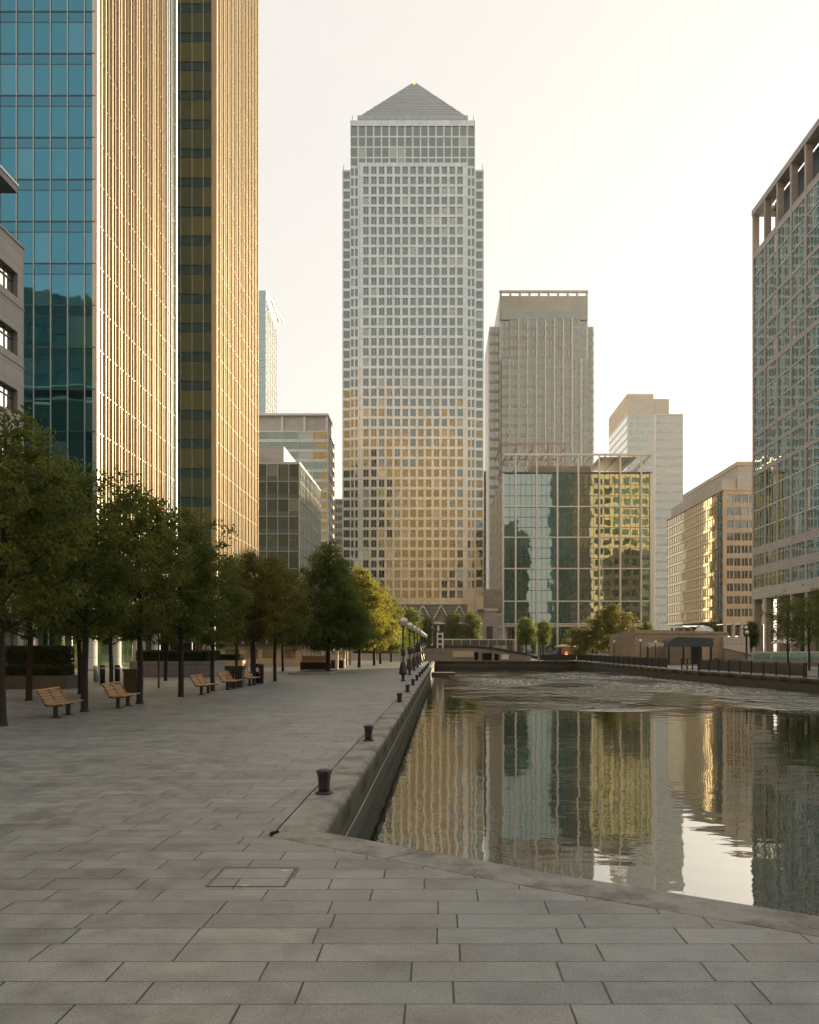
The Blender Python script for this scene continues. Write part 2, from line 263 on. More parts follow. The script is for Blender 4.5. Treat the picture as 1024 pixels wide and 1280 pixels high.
M = dict(
    paving=paving_mat(), coping=coping_mat(), dockwall=dockwall_mat(), water=water_mat(), bark=bark_mat(), wood=wood_mat(),
    ground=solid('far_ground', (0.20, 0.19, 0.17), 0.8, var=0.25, scale=0.2, bump=0.2),
    black=solid('black_painted_iron', (0.012, 0.012, 0.013), 0.42, 0.0, 0.3, 6, 0.15, 60, 'obj'),
    darkgreen=solid('dark_green_paint', (0.012, 0.022, 0.018), 0.4, 0, 0.2, 4, space='obj'),
    steel=solid('brushed_steel', (0.55, 0.54, 0.52), 0.38, 0.9, 0.1, 3),
    white=solid('white_paint', (0.72, 0.71, 0.68), 0.5, 0, 0.08, 2),
    signblue=solid('sign_blue', (0.03, 0.06, 0.14), 0.5, 0, 0.1, 2),
    stonegrey=cladding('grey_stone_cladding', (0.30, 0.29, 0.275), 0.65, 0, 2.4, 1.0, 0.07),
    stonepale=cladding('pale_stone_cladding', (0.50, 0.47, 0.41), 0.6, 0, 1.8, 1.2, 0.06),
    stonepink=cladding('grey_granite_cladding', (0.43, 0.41, 0.375), 0.55, 0, 1.8, 1.3, 0.06),
    stonedark=cladding('weathered_concrete', (0.24, 0.22, 0.19), 0.75, 0, 2.6, 1.1, 0.12),
    endw=cladding('sunlit_gold_cladding', (0.56, 0.42, 0.24), 0.6, 0, 2.3, 4.0, 0.05),  # gold of the low sun put into the end wall's stone colour
    stonewarm=cladding('warm_limestone', (0.60, 0.48, 0.33), 0.55, 0, 2.3, 4.0, 0.05),
    granitepl=cladding('granite_planter', (0.25, 0.25, 0.24), 0.6, 0, 1.2, 0.9, 0.06),
    sscreen=cladding('stainless_cladding', (0.50, 0.545, 0.53), 0.27, 0.85, 2.94, 3.79, 0.05, 0.35, 0.10),
    pyramid=cladding('louvred_pyramid', (0.36, 0.41, 0.43), 0.5, 0.3, 2.9, 1.6, 0.05, 0.4, 0.2),
    mull=solid('aluminium_mullion', (0.52, 0.53, 0.52), 0.4, 0.6, 0.06, 1),
    mulld=solid('dark_mullion', (0.07, 0.085, 0.09), 0.4, 0.5, 0.1, 1),
    mullw=solid('pale_steel_frame', (0.66, 0.64, 0.59), 0.45, 0.2, 0.06, 1),
    fin=solid('champagne_fin', (0.56, 0.475, 0.34), 0.4, 0.35, 0.08, 0.6),
    find=solid('bronze_joint', (0.13, 0.095, 0.065), 0.4, 0.6, 0.1, 1),
    core=solid('dim_core', (0.03, 0.03, 0.03), 0.8, 0, 0.2, 1),
    spandb=glass('blue_spandrel_glass', (0.15, 0.42, 0.55), (0.004, 0.02, 0.03), (0.01, 0.04, 0.06), 0.42, 0.05),
    gblue=glass('blue_vision_glass', (0.15, 0.47, 0.62), (0.003, 0.014, 0.018), (0.05, 0.09, 0.09), 0.44, 0.02, 0.004, 0.008, 0.3, (0.10, 0.17, 0.18)),
    gdark=glass('dark_slot_glass', (0.56, 0.68, 0.48), (0.008, 0.024, 0.021), (0.13, 0.14, 0.055), 0.42, 0.03, 0.012, 0.004, 0.0),
    gdarks=glass('slot_spandrel_glass', (0.28, 0.50, 0.56), (0.004, 0.018, 0.024), (0.01, 0.03, 0.04), 0.45, 0.05),
    ggold=glass('bronze_glass', (0.98, 0.83, 0.58), (0.06, 0.045, 0.025), (0.16, 0.12, 0.07), 0.62, 0.05, 0.008, 0.006),
    gaqua=glass('aqua_glass', (0.55, 0.72, 0.72), (0.02, 0.03, 0.03), (0.08, 0.09, 0.08), 0.5, 0.04),
    gtower=glass('tower_window_glass', (0.50, 0.62, 0.60), (0.010, 0.014, 0.014), (0.07, 0.06, 0.04), 0.26, 0.05, 0.016, 0.022, 0.08),
    gcentre=glass('green_curtain_glass', (0.50, 0.585, 0.52), (0.006, 0.012, 0.010), (0.05, 0.06, 0.045), 0.52, 0.015, 0.007, 0.0022),
    gpale=glass('pale_tower_glass', (0.75, 0.78, 0.72), (0.06, 0.07, 0.065), (0.16, 0.16, 0.13), 0.40, 0.08, 0.01, 0.01),
    ggreen=glass('office_green_glass', (0.50, 0.60, 0.52), (0.02, 0.028, 0.014), (0.18, 0.18, 0.08), 0.30, 0.04, 0.012, 0.008, 0.10),
    gright=glass('shaded_office_glass', (0.76, 0.90, 0.85), (0.008, 0.018, 0.014), (0.04, 0.06, 0.048), 0.44, 0.02, 0.0015, 0.002, 0.06),
    gteal=glass('dark_teal_glass', (0.20, 0.32, 0.31), (0.012, 0.028, 0.027), (0.035, 0.06, 0.055), 0.25, 0.05),  # dark colour puts shade on mirrored towers the sun would light
    gribbed=glass('ribbed_tower_glass', (0.66, 0.70, 0.62), (0.03, 0.034, 0.028), (0.10, 0.10, 0.07), 0.30, 0.06, 0.01, 0.01),
    ribspan=cladding('ribbed_tower_spandrel', (0.35, 0.345, 0.30), 0.5, 0.2, 3.67, 4, 0.05),
    amber=cladding('amber_sandstone', (0.68, 0.39, 0.15), 0.6, 0, 2.3, 4.0, 0.06),
    gslot=glass('golden_slot_glass', (0.62, 0.66, 0.42), (0.05, 0.05, 0.018), (0.25, 0.23, 0.09), 0.48, 0.04, 0.014, 0.012),
    tan=cladding('tan_render', (0.36, 0.29, 0.20), 0.7, 0, 2.0, 1.1, 0.07),
    gbright=glass('bright_strip_glass', (0.95, 0.93, 0.88), (0.10, 0.09, 0.08), (0.3, 0.28, 0.25), 0.75, 0.06, 0.01, 0.01),
    gwarm=glass('warm_side_glass', (0.95, 0.82, 0.58), (0.04, 0.03, 0.015), (0.18, 0.13, 0.06), 0.55, 0.06, 0.012, 0.008),
    leaf=leafmat('plane_leaves', (0.018, 0.034, 0.007), (0.115, 0.135, 0.024), (0.28, 0.34, 0.04), 0.34),
    leafr=leafmat('autumn_tinged_leaves', (0.026, 0.040, 0.007), (0.155, 0.155, 0.026), (0.34, 0.30, 0.03), 0.34),
    leafc=leafmat('conifer_leaves', (0.016, 0.042, 0.009), (0.10, 0.145, 0.027), (0.28, 0.34, 0.03), 0.34),
    leafg=leafmat('sunlit_gold_leaves', (0.06, 0.085, 0.010), (0.25, 0.25, 0.03), (0.42, 0.38, 0.04), 0.4),  # yellow of the low sun put into the golden trees' leaf colour
    hedge=leafmat('hedge_leaves', (0.010, 0.022, 0.006), (0.05, 0.075, 0.018), (0.1, 0.14, 0.02), 0.2),
    soil=solid('soil', (0.05, 0.04, 0.03), 0.9, 0, 0.3, 5),
    globe=None,
    beacon=emit_mat('warm_beacon', (1.0, 0.6, 0.15), 0.9),
    glow=emit_mat('warm_shop_lamp', (1.0, 0.66, 0.28), 1.6),
    redp=solid('faded_red_paint', (0.35, 0.06, 0.04), 0.5, 0, 0.15, 3),
    redsign=emit_mat('red_lit_sign', (0.9, 0.12, 0.05), 0.8),
    coral=solid('rusty_brown_paint', (0.34, 0.22, 0.16), 0.5, 0, 0.15, 3),
    cablem=solid('pale_rope', (0.40, 0.37, 0.30), 0.8, 0, 0.2, 5),
)
def globe_mat():
    t = NT('opal_globe')
    return t.done(t.n('ShaderNodeBsdfPrincipled', {'Base Color': (0.72, 0.68, 0.62, 1), 'Roughness': 0.18, 'Subsurface Weight': 0.0, 'Specular IOR Level': 0.6}).outputs[0])
M['globe'] = globe_mat()

# ------------------------------------------------------------------ mesh helpers
class MB:
    def __init__(s): s.v, s.f, s.mi, s.sm = [], [], [], []
    def quad(s, a, b, c, d, mi=0): k = len(s.v); s.v += [a, b, c, d]; s.f.append((k, k+1, k+2, k+3)); s.mi.append(mi); s.sm.append(False)
    def tri(s, a, b, c, mi=0): k = len(s.v); s.v += [a, b, c]; s.f.append((k, k+1, k+2)); s.mi.append(mi); s.sm.append(False)
    def box(s, x0, x1, y0, y1, z0, z1, mi=0):
        k = len(s.v)
        s.v += [(x0, y0, z0), (x1, y0, z0), (x1, y1, z0), (x0, y1, z0), (x0, y0, z1), (x1, y0, z1), (x1, y1, z1), (x0, y1, z1)]
        for q in ((0, 3, 2, 1), (4, 5, 6, 7), (0, 1, 5, 4), (1, 2, 6, 5), (2, 3, 7, 6), (3, 0, 4, 7)):
            s.f.append(tuple(k+i for i in q)); s.mi.append(mi); s.sm.append(False)
        return s
    def bar(s, a, b, w, h=None, mi=0):
        """box beam between two points"""
        h = h or w; a, b = Vector(a), Vector(b); d = (b-a).normalized()
        up = Vector((0, 0, 1)) if abs(d.z) < 0.95 else Vector((0, 1, 0))
        sx = d.cross(up).normalized()*w/2; sz = sx.cross(d).normalized()*h/2
        k = len(s.v)
        for p in (a, b):
            for q in (-sx-sz, sx-sz, sx+sz, -sx+sz): s.v.append(tuple(p+q))
        for q in ((0, 3, 2, 1), (4, 5, 6, 7), (0, 1, 5, 4), (1, 2, 6, 5), (2, 3, 7, 6), (3, 0, 4, 7)):
            s.f.append(tuple(k+i for i in q)); s.mi.append(mi); s.sm.append(False)
    def tube(s, pts, radii, n=10, cap=True, mi=0):
        pts = [Vector(p) for p in pts]; rings = []
        for i, p in enumerate(pts):
            d = (pts[min(i+1, len(pts)-1)]-pts[max(i-1, 0)]).normalized()
            ref = Vector((0, 1, 0)) if abs(d.y) < 0.9 else Vector((1, 0, 0))
            a = d.cross(ref).normalized(); b = d.cross(a).normalized()
            k = len(s.v)
            for j in range(n):
                t = 2*math.pi*j/n
                s.v.append(tuple(p+(a*math.cos(t)+b*math.sin(t))*radii[i]))
            rings.append(k)
        for i in range(len(pts)-1):
            for j in range(n):
                s.f.append((rings[i]+j, rings[i]+(j+1) % n, rings[i+1]+(j+1) % n, rings[i+1]+j)); s.mi.append(mi); s.sm.append(True)
        if cap:
            s.f.append(tuple(rings[0]+j for j in range(n))); s.mi.append(mi); s.sm.append(False)
            s.f.append(tuple(rings[-1]+j for j in reversed(range(n)))); s.mi.append(mi); s.sm.append(False)
        return s
    def lathe(s, prof, c=(0, 0, 0), n=20, mi=0, smooth=True):
        rings = []
        for r, z in prof:
            k = len(s.v)
            for j in range(n):
                t = 2*math.pi*j/n; s.v.append((c[0]+r*math.cos(t), c[1]+r*math.sin(t), c[2]+z))
            rings.append(k)
        for i in range(len(prof)-1):
            for j in range(n):
                s.f.append((rings[i]+j, rings[i]+(j+1) % n, rings[i+1]+(j+1) % n, rings[i+1]+j)); s.mi.append(mi); s.sm.append(smooth)
        s.f.append(tuple(rings[0]+j for j in reversed(range(n)))); s.mi.append(mi); s.sm.append(False)
        s.f.append(tuple(rings[-1]+j for j in range(n))); s.mi.append(mi); s.sm.append(False)
        return s
    def mesh(s, name, mats, off=(0, 0, 0)):
        me = bpy.data.meshes.new(name)
        v = s.v
        if any(off): v = [(a-off[0], b-off[1], c-off[2]) for a, b, c in v]
        me.from_pydata(v, [], s.f)
        for m in (mats if isinstance(mats, (list, tuple)) else [mats]): me.materials.append(m)
        me.polygons.foreach_set('material_index', s.mi); me.polygons.foreach_set('use_smooth', s.sm)
        me.update()
        return me
    def obj(s, name, mats, parent=None, off=None):
        o = bpy.data.objects.new(name, s.mesh(name, mats, off if off is not None else (tuple(parent['_o']) if parent and '_o' in parent else (0, 0, 0))))
        C.objects.link(o)
        if parent: o.parent = parent
        return o

TH = []
def thing(name, label, cat, loc=(0, 0, 0), rz=0.0, group=None, world=True):
    """an Empty at a thing's base; with world=True its parts are modelled in world metres"""
    o = bpy.data.objects.new(name, None); C.objects.link(o); o.empty_display_size = 0.3
    o.location = loc; o.rotation_euler = (0, 0, rz)
    o['label'] = label; o['category'] = cat
    if group: o['group'] = group
    if world: o['_o'] = list(loc)
    TH.append(o)
    return o
def tag(o, label, cat, group=None):
    o['label'] = label; o['category'] = cat
    if group: o['group'] = group
    return o
def struct(o): o['kind'] = 'structure'; return o
def copy_tree(o, parent=None):
    c = o.copy(); C.objects.link(c)
    if parent: c.parent = parent
    for ch in list(o.children): copy_tree(ch, c)
    return c
def place(o, loc, rz, label, sc=None):
    c = copy_tree(o); c.location = loc; c.rotation_euler = (0, 0, rz); c['label'] = label
    if sc: c.scale = sc
    return c
ORD = ['first', 'second', 'third', 'fourth', 'fifth', 'sixth', 'seventh', 'eighth', 'ninth', 'tenth', 'eleventh', 'twelfth', 'thirteenth', 'fourteenth']

# facade helper: boxes and windows on axis-aligned faces
def fb(face, pos, u0, u1, z0, z1, n0, n1):
    if face == 'F': return (u0, u1, pos-n1, pos-n0, z0, z1)      # faces the camera side (-Y)
    if face == 'B': return (u0, u1, pos+n0, pos+n1, z0, z1)
    if face == 'R': return (pos+n0, pos+n1, u0, u1, z0, z1)      # faces +X
    if face == 'L': return (pos-n1, pos-n0, u0, u1, z0, z1)      # faces -X
SPLIT = {'spandrel_panels': 'spandrel_panel', 'fins': 'fin', 'column': 'column', 'crown_column': 'crown_column', 'base_columns': 'base_column', 'ribs': 'rib',
         'lightning_rods': 'lightning_rod', 'transoms': 'transom', 'mullions': 'mullion', 'glazing_bars': 'glazing_bar', 'fin_grooves': 'fin_groove', 'base_louvres': 'louvre', 'plant_room': 'plant_room', 'corner_trim': 'corner_trim', 'cornice': 'cornice', 'window_mullions': 'window_mullion', 'window_frame': 'window_frame', 'lobby_frame': 'lobby_frame', 'steel_frame': 'steel_frame', 'crown': 'crown'}
class Building:
    def __init__(s, name, label, cat, loc):
        s.t = thing(name, label, cat, loc); s.parts = {}; s.wins = []
    def mb(s, part, mat):
        k = (part, mat)
        if k not in s.parts: s.parts[k] = MB()
        return s.parts[k]
    def box(s, part, mat, *b): s.mb(part, mat).box(*b)
    def fbox(s, part, mat, face, pos, u0, u1, z0, z1, n0, n1): s.mb(part, mat).box(*fb(face, pos, u0, u1, z0, z1, n0, n1))
    def win(s, mat, face, pos, u0, u1, z0, z1, n0=0.0, n1=0.06): s.wins.append((mat, fb(face, pos, u0, u1, z0, z1, n0, n1), face))
    def seen(s, w):
        mat, b, face = w
        X, Y, Z = (b[0]+b[1])/2, (b[2]+b[3])/2, (b[4]+b[5])/2
        if Y < 3: return 0
        px, py = VX+X/Y*FPX, VY-(Z-H)/Y*FPX
        if not (-8 < px < 1032 and -8 < py < 815): return 0
        if face == 'B' or (face == 'R' and X > 0) or (face == 'L' and X < 0): return 0
        wpx = (b[1]-b[0])/Y*FPX if face == 'F' else abs(VX+X/b[2]*FPX-(VX+X/b[3]*FPX))
        return wpx*(b[5]-b[4])/Y*FPX*(0.3 if py > 740 else 1)
    def done(s, split=()):
        for (part, mat), mb in s.parts.items():
            if part not in SPLIT or len(mb.v) % 8 or len(mb.f)*8 != len(mb.v)*6: mb.obj(part, M[mat], s.t); continue
            bx = []
            for i in range(len(mb.v)//8):
                v = mb.v[8*i:8*i+8]; bx.append((v[0][0], v[6][0], v[0][1], v[6][1], v[0][2], v[6][2]))
            def key(q):
                Y = max(4, q[2]); return max(q[1]-q[0], (q[3]-q[2])*.3)*(q[5]-q[4])/Y/Y*(1 if abs((q[0]+q[1])/2/Y) < 0.75 else .01)
            bx.sort(key=key, reverse=True)
            for q in bx[:100]: MB().box(*q).obj(SPLIT[part], M[mat], s.t)
            if bx[100:]:
                r_ = MB()
                for q in bx[100:]: r_.box(*q)
                r_.obj(SPLIT[part], M[mat], s.t)['kind'] = 'stuff'
        ws = sorted(s.wins, key=s.seen, reverse=True)
        vis = [w_ for w_ in ws if s.seen(w_) > 0]
        one = vis[:100] if len(vis) > 100 or len(ws) > 100 else ws
        rest = ws[len(one):]
        if len(rest) == 1: one = one[:-1]; rest = ws[len(one):]
        for mat, b, f in one: MB().box(*b).obj('window', M[mat], s.t)
        if rest:
            mats = sorted({r[0] for r in rest}); mb = MB()
            for mat, b, f in rest: mb.box(*b, mi=mats.index(mat))
            o = mb.obj('window', [M[m] for m in mats], s.t)
            if len(rest) > 20: o['kind'] = 'stuff'
        return s.t
# ------------------------------------------------------------------ ground, basin, water
QX = lambda y: -1.40+0.0085*(y-10)          # left quay edge runs almost straight away from the camera
BAS = [(-1.40, 9.95), (1.22, 8.12), (3.29, 6.86), (9.0, 3.6), (36.0, -12.0), (31.0, 20.0), (26.4, 54.8), (22.6, 81.0), (21.6, 111.0), (20.6, 121.0), (QX(121.0), 121.0)]
def offset_poly(P, d):
    """outward offset of a closed polygon (listed anticlockwise seen from above) with mitres"""
    A = sum(P[i][0]*P[(i+1) % len(P)][1]-P[(i+1) % len(P)][0]*P[i][1] for i in range(len(P)))
    sg = 1 if A > 0 else -1; out = []
    for i in range(len(P)):
        a, b, c = Vector(P[i-1]), Vector(P[i]), Vector(P[(i+1) % len(P)])
        n1 = Vector(((b-a).y, -(b-a).x)).normalized()*sg; n2 = Vector(((c-b).y, -(c-b).x)).normalized()*sg
        m = (n1+n2); m = m/ max(0.3, m.dot(n1))
        out.append((b.x+m.x*d, b.y+m.y*d))
    return out
WZ = -1.05
def sheet(name, outer, hole, z, mat):
    polys = [[Vector((x, y, 0)) for x, y in outer], [Vector((x, y, 0)) for x, y in hole]]
    flat = [p for q in polys for p in q]
    mb = MB(); mb.v = [(p.x, p.y, z) for p in flat]
    for t in geometry.tessellate_polygon(polys):
        a, b, c = (flat[i] for i in t)
        if (b-a).cross(c-a).z < 0: t = (t[0], t[2], t[1])
        mb.f.append(tuple(t)); mb.mi.append(0); mb.sm.append(False)
    return mb.obj(name, mat)
INN = offset_poly(BAS, 0.62)
struct(sheet('promenade', [(-75, -60), (95, -60), (95, 135), (-75, 135)], INN, 0.0, M['paving']))
struct(sheet('ground', [(-900, -900), (900, -900), (900, 900), (-900, 900)], [(-74, -59), (94, -59), (94, 134), (-74, 134)], -0.004, M['ground']))
# coping: long stones with a rounded nose, each length its own stone with a fine open joint
mb = MB()
prof = [(0.615, -0.06), (0.605, -0.006), (0.595, 0.004), (0.12, 0.004), (0.06, -0.006), (0.025, -0.03), (0.004, -0.075), (0.0, -0.12), (0.0, -0.36), (0.06, -0.37)]
rings = [offset_poly(BAS, d) for d, z in prof]
joint = random.Random(3)
for i in range(len(BAS)):
    j = (i+1) % len(BAS)
    L = (Vector(BAS[j])-Vector(BAS[i])).length
    step = 1.9 if i in (0, 1, 2, 3) else 2.6
    ncut = max(1, round(L/step)); g = 0.011/L
    for c in range(ncut):
        t0, t1 = c/ncut+(g if c else 0), (c+1)/ncut-(g if c < ncut-1 else 0)
        dz = joint.uniform(-0.003, 0.003); k = len(mb.v)
        for t in (t0, t1):
            for (d, z), rg in zip(prof, rings):
                mb.v.append((rg[i][0]*(1-t)+rg[j][0]*t, rg[i][1]*(1-t)+rg[j][1]*t, z+dz))
        n = len(prof)
        for q in range(n-1):
            mb.f.append((k+q, k+q+1, k+n+q+1, k+n+q)); mb.mi.append(0); mb.sm.append(2 < q < 8)
        mb.f.append(tuple(k+q for q in range(n))); mb.mi.append(0); mb.sm.append(False)
        mb.f.append(tuple(k+n+q for q in reversed(range(n)))); mb.mi.append(0); mb.sm.append(False)
struct(mb.obj('quay_coping', M['coping']))
WALL = offset_poly(BAS, 0.06); mb = MB()
for i in range(len(BAS)):
    a, b = WALL[i], WALL[(i+1) % len(BAS)]
    mb.quad((a[0], a[1], -0.36), (a[0], a[1], -4), (b[0], b[1], -4), (b[0], b[1], -0.36))
LED = offset_poly(BAS, 0.9)
for i in range(len(BAS)):
    j = (i+1) % len(BAS); a, b, c, d = WALL[i], WALL[j], LED[j], LED[i]
    mb.quad((a[0], a[1], -0.07), (b[0], b[1], -0.07), (c[0], c[1], -0.07), (d[0], d[1], -0.07))
struct(mb.obj('dock_wall', M['dockwall']))
mb = MB(); W2 = offset_poly(BAS, 0.3); mb.v = [(x, y, WZ) for x, y in W2]; mb.f = [tuple(range(len(W2)))]; mb.mi = [0]; mb.sm = [False]
struct(mb.obj('water', M['water']))
# a rope slung along the wall
mb = MB(); pts = []
for i in range(60):
    y = 9.96+i*1.9; x = QX(y)+0.02-0.045
    pts.append((x, y, -0.60+0.012*math.cos(i*math.pi*2/5)+0.006*math.sin(i*2.3)))
mb.tube(pts, [0.009]*len(pts), 6)
tag(mb.obj('mooring_rope', M['cablem']), 'long pale rope slung along the mossy left dock wall above the water', 'rope')
# stone landing ledge that sticks out of the left wall at the far end
t = thing('landing_stage', 'low dark stone landing ledge in the water at the far end of the left quay', 'landing', (0.6, 92, WZ))
MB().box(QX(92)-0.02, QX(92)+2.6, 90.0, 94.0, -1.3, -0.78).obj('deck', M['coping'], t)
MB().box(QX(92)+0.2, QX(92)+2.4, 90.3, 93.8, -3.6, -1.302).obj('footing', M['dockwall'], t)
# access cover let into the paving
t = thing('access_cover', 'recessed paved access cover with worn metal frame in the foreground paving', 'access cover', (-1.83, 7.95, 0.0))
ax0, ax1, ay0, ay1 = -2.21, -1.47, 7.62, 8.28
fm = MB()
for b in ((ax0, ax1, ay0, ay0+.014), (ax0, ax1, ay1-.014, ay1), (ax0, ax0+.014, ay0+.014, ay1-.014), (ax1-.014, ax1, ay0+.014, ay1-.014)): fm.box(*b, -0.03, 0.006)
fm.obj('frame', M['granitepl'], t)
gm = MB()
for b in ((ax0-.004, ax1+.004, ay0-.005, ay0-.001), (ax0-.016, ax0-.001, ay0-.001, ay1+.001), (ax1+.001, ax1+.016, ay0-.001, ay1+.001)): gm.box(*b, -0.03, 0.003)
gm.obj('gap', M['stonedark'], t)
MB().box(ax0+.016, ax1-.016, ay0+.016, ay1-.016, -0.03, 0.0035).obj('infill', M['paving'], t)
for cx, cy in ((ax0+.36, ay0+.03), (ax1-.09, ay1-.13)):
    k = MB(); k.box(cx-.035, cx+.035, cy-.018, cy+.02, 0.0, 0.0075); k.obj('lifting_plate', M['steel'], t)

# ------------------------------------------------------------------ left glass tower (two gold faces and a dark slot)
TX, TY = -30.8, 72.0
b = Building('office_tower', 'tall blue glass tower with gold finned side walls at left', 'office tower', (-45, 95, 0))
TOP = 112.0; GL = 6.9
b.box('core', 'core', -66, TX-.35, TY+.35, 94.4, GL, TOP)
b.box('core', 'core', -66, -36.6, 94.4, 104.4, 0, TOP)
b.box('core', 'core', -66, -29.45, 104.4, 129, GL, TOP)
FH = 3.78; z0 = 55.6-FH*13
us = [TX-0.02, TX-1.02]
while us[-1] > -64: us.append(us[-1]-1.53)
for k in range(0, 29):
    zt = z0+FH*k; zs = zt-0.95; zb = zt-FH
    if zb < GL-2.5: continue
    for i in range(len(us)-1):
        u1, u0 = us[i]-.03, us[i+1]+.03
        b.win('gblue', 'F', TY, u0, u1, max(zb+.05, GL), zs-.03, -0.1, -0.02)
        b.fbox('spandrel_panels', 'spandb', 'F', TY, u0, u1, zs+.03, zt-.05, -0.1, -0.015)
    b.fbox('transoms', 'mulld', 'F', TY, -65, TX-.02, zt-.05, zt+.05, -0.2, 0.03)
    b.fbox('transoms', 'mulld', 'F', TY, -65, TX-.02, zs-.03, zs+.03, -0.2, 0.0)
for u in us: b.fbox('mullions', 'mull', 'F', TY, u-.03, u+.03, GL, TOP, -0.2, 0.10)
b.box('corner_trim', 'mull', TX-.34, TX+.10, TY-.02, TY+.34, GL, TOP)
# gold face one, facing the water
ys = [TY+.36+1.52*i for i in range(15)]
def gold_face(x, ys, aqua_from=99, fin=0.30, dark='find'):
    for k in range(0, 30):
        zt = z0+FH*k; zb = zt-FH
        if zb < GL-2.5: continue
        for i in range(len(ys)-1):
            g = 'ggold' if i < aqua_from else 'gaqua'
            b.win(g, 'R', x, ys[i]+.05, ys[i+1]-.05, max(zb+.06, GL), zt-.06, -0.1, -0.02+0.001*(i % 3))
        b.fbox('transoms', 'find', 'R', x, ys[0], ys[-1], zt-.06, zt+.06, -0.12, 0.005)
    for i, y in enumerate(ys):
        m = 'fin' if i < aqua_from else 'mull'
        b.fbox('fins', m, 'R', x, y-.05, y+.05, GL, TOP, -0.12, fin)
        if i < len(ys)-1:
            b.fbox('fins', dark if i % 3 else m, 'R', x, (y+ys[i+1])/2-.06, (y+ys[i+1])/2+.06, GL, TOP, -0.12, fin*0.5)
            b.fbox('fin_grooves', 'find', 'R', x, y+.055, y+(.17 if dark == 'find' else .10), GL, TOP, -0.12, 0.02)
gold_face(TX, ys, 12, 0.13)
ys2 = [104.3+2.05*i for i in range(13)]
gold_face(-29.1, ys2, 99, 0.12, 'fin')
b.box('corner_trim', 'fin', -29.5, -28.78, 104.0, 104.24, GL, TOP)
# dark slot between them, facing the camera
vs = [-36.5+1.48*i for i in range(6)]
for k in range(0, 29):
    zt = z0+FH*k; zs = zt-1.15; zb = zt-FH
    if zb < 2: continue
    for i in range(len(vs)-1):
        b.win(rng.choice(['gdark', 'gdark', 'gslot', 'gdark', 'gdark'] if k % 2 else ['gslot', 'gslot', 'gdark', 'gslot']), 'F', 104.1, vs[i]+.03, vs[i+1]-.03, zb+.06, zs-.04, -0.1, -0.02)
        b.fbox('spandrel_panels', 'gdarks', 'F', 104.1, vs[i]+.03, vs[i+1]-.03, zs+.04, zt-.06, -0.1, -0.015)
    b.fbox('transoms', 'mulld', 'F', 104.1, -36.5, -29.5, zt-.06, zt+.06, -0.2, 0.03)
    b.fbox('transoms', 'mulld', 'F', 104.1, -36.5, -29.5, zs-.04, zs+.04, -0.2, 0.0)
for u in vs: b.fbox('mullions', 'mull', 'F', 104.1, u-.03, u+.03, 0, TOP, -0.2, 0.08)
b.box('mullions', 'mull', TX-.4, TX+.02, 94.05, 94.4, GL, TOP)
# ground floor: recessed lobby behind round columns
b.box('soffit', 'stonegrey', -66, TX+.05, TY-.05, 94.4, GL-.42, GL-.02)
b.box('soffit', 'stonegrey', -66, -29.0, 104.0, 129, GL-.42, GL-.02)
b.box('lobby_core', 'core', -66, TX-4.2, TY+4.2, 94.2, 0, GL-.43)
b.box('lobby_core', 'core', -66, -32.5, 107, 128.9, 0, GL-.43)
for i in range(14):
    u = -34.9-i*2.2
    b.win('gdark', 'F', TY+4.1, u-2.1, u, 0.05, 4.2, 0, 0.06); b.win('gdark', 'F', TY+4.1, u-2.1, u, 4.3, GL-.45, 0, 0.06)
    b.fbox('lobby_frame', 'mull', 'F', TY+4.1, u-.0, u+.1, 0, GL-.45, 0, 0.12)
for i in range(9):
    u = TY+4.4+i*2.1
    b.win('gdark', 'R', TX-4.1, u, u+2.0, 0.05, 4.2, 0, 0.06); b.win('gdark', 'R', TX-4.1, u, u+2.0, 4.3, GL-.45, 0, 0.06)
for i in range(9):
    u = 108+i*2.3
    b.win('ggold', 'R', -32.4, u, u+2.2, 0.05, GL-.45, 0, 0.06)
for x, y in [(TX-.7-5.4*i, TY+.75) for i in range(6)]+[(TX-.7, TY+.75+5.5*i) for i in range(1, 4)]+[(-29.9, 105+5.6*i) for i in range(5)]:
    MB().lathe([(0.52, 0.0), (0.52, 0.35), (0.46, 0.352), (0.46, GL-.44)], (x, y, 0), 20).obj('column', M['stonepale'], b.t)
b.done()

# ------------------------------------------------------------------ near left stone office
b = Building('stone_office', 'grey stone clad office with bright strip windows at the left frame edge', 'office', (-36, 42, 0))
SX = -28.5; sz = Zp(312, 55)
rows = [(27.5-3.96*i, 25.85-3.96*i) for i in range(7)]
ends = [(54.2-3.6*i, 54.2-3.6*i-3.1) for i in range(7)]
prev = sz
for (zt, zb) in rows:
    b.box('wall', 'stonegrey', -48, SX, 28, 55, zt, prev)
    b.box('core', 'core', -47, SX-.5, 28.5, 54.6, zb, zt)
    y = 55.0
    for (ya, yb) in ends:
        b.box('wall', 'stonegrey', -48, SX-.004, ya, y, zb, zt); y = yb
        n = 3
        for q in range(n):
            u0 = yb+(ya-yb)*q/n; u1 = yb+(ya-yb)*(q+1)/n
            b.win('gbright', 'R', SX-.42, u0+.03, u1-.03, zb+.05, zb+1.08, 0, 0.05)
            b.win('gbright', 'R', SX-.42, u0+.03, u1-.03, zb+1.16, zt-.04, 0, 0.05)
            b.fbox('window_frame', 'mulld', 'R', SX-.42, u1-.03, u1+.03, zb, zt, 0, 0.10)
        b.fbox('window_frame', 'mulld', 'R', SX-.42, yb, ya, zb+1.08, zb+1.16, 0, 0.12)
        b.fbox('window_frame', 'mulld', 'R', SX-.42, yb, ya, zb, zb+.05, 0, 0.14)
    b.box('wall', 'stonegrey', -48, SX-.004, 28, y, zb, zt)
    b.fbox('string_course', 'stonegrey', 'R', SX, 28, 55, zb-.55, zb-.45, 0, 0.05)
    prev = zb
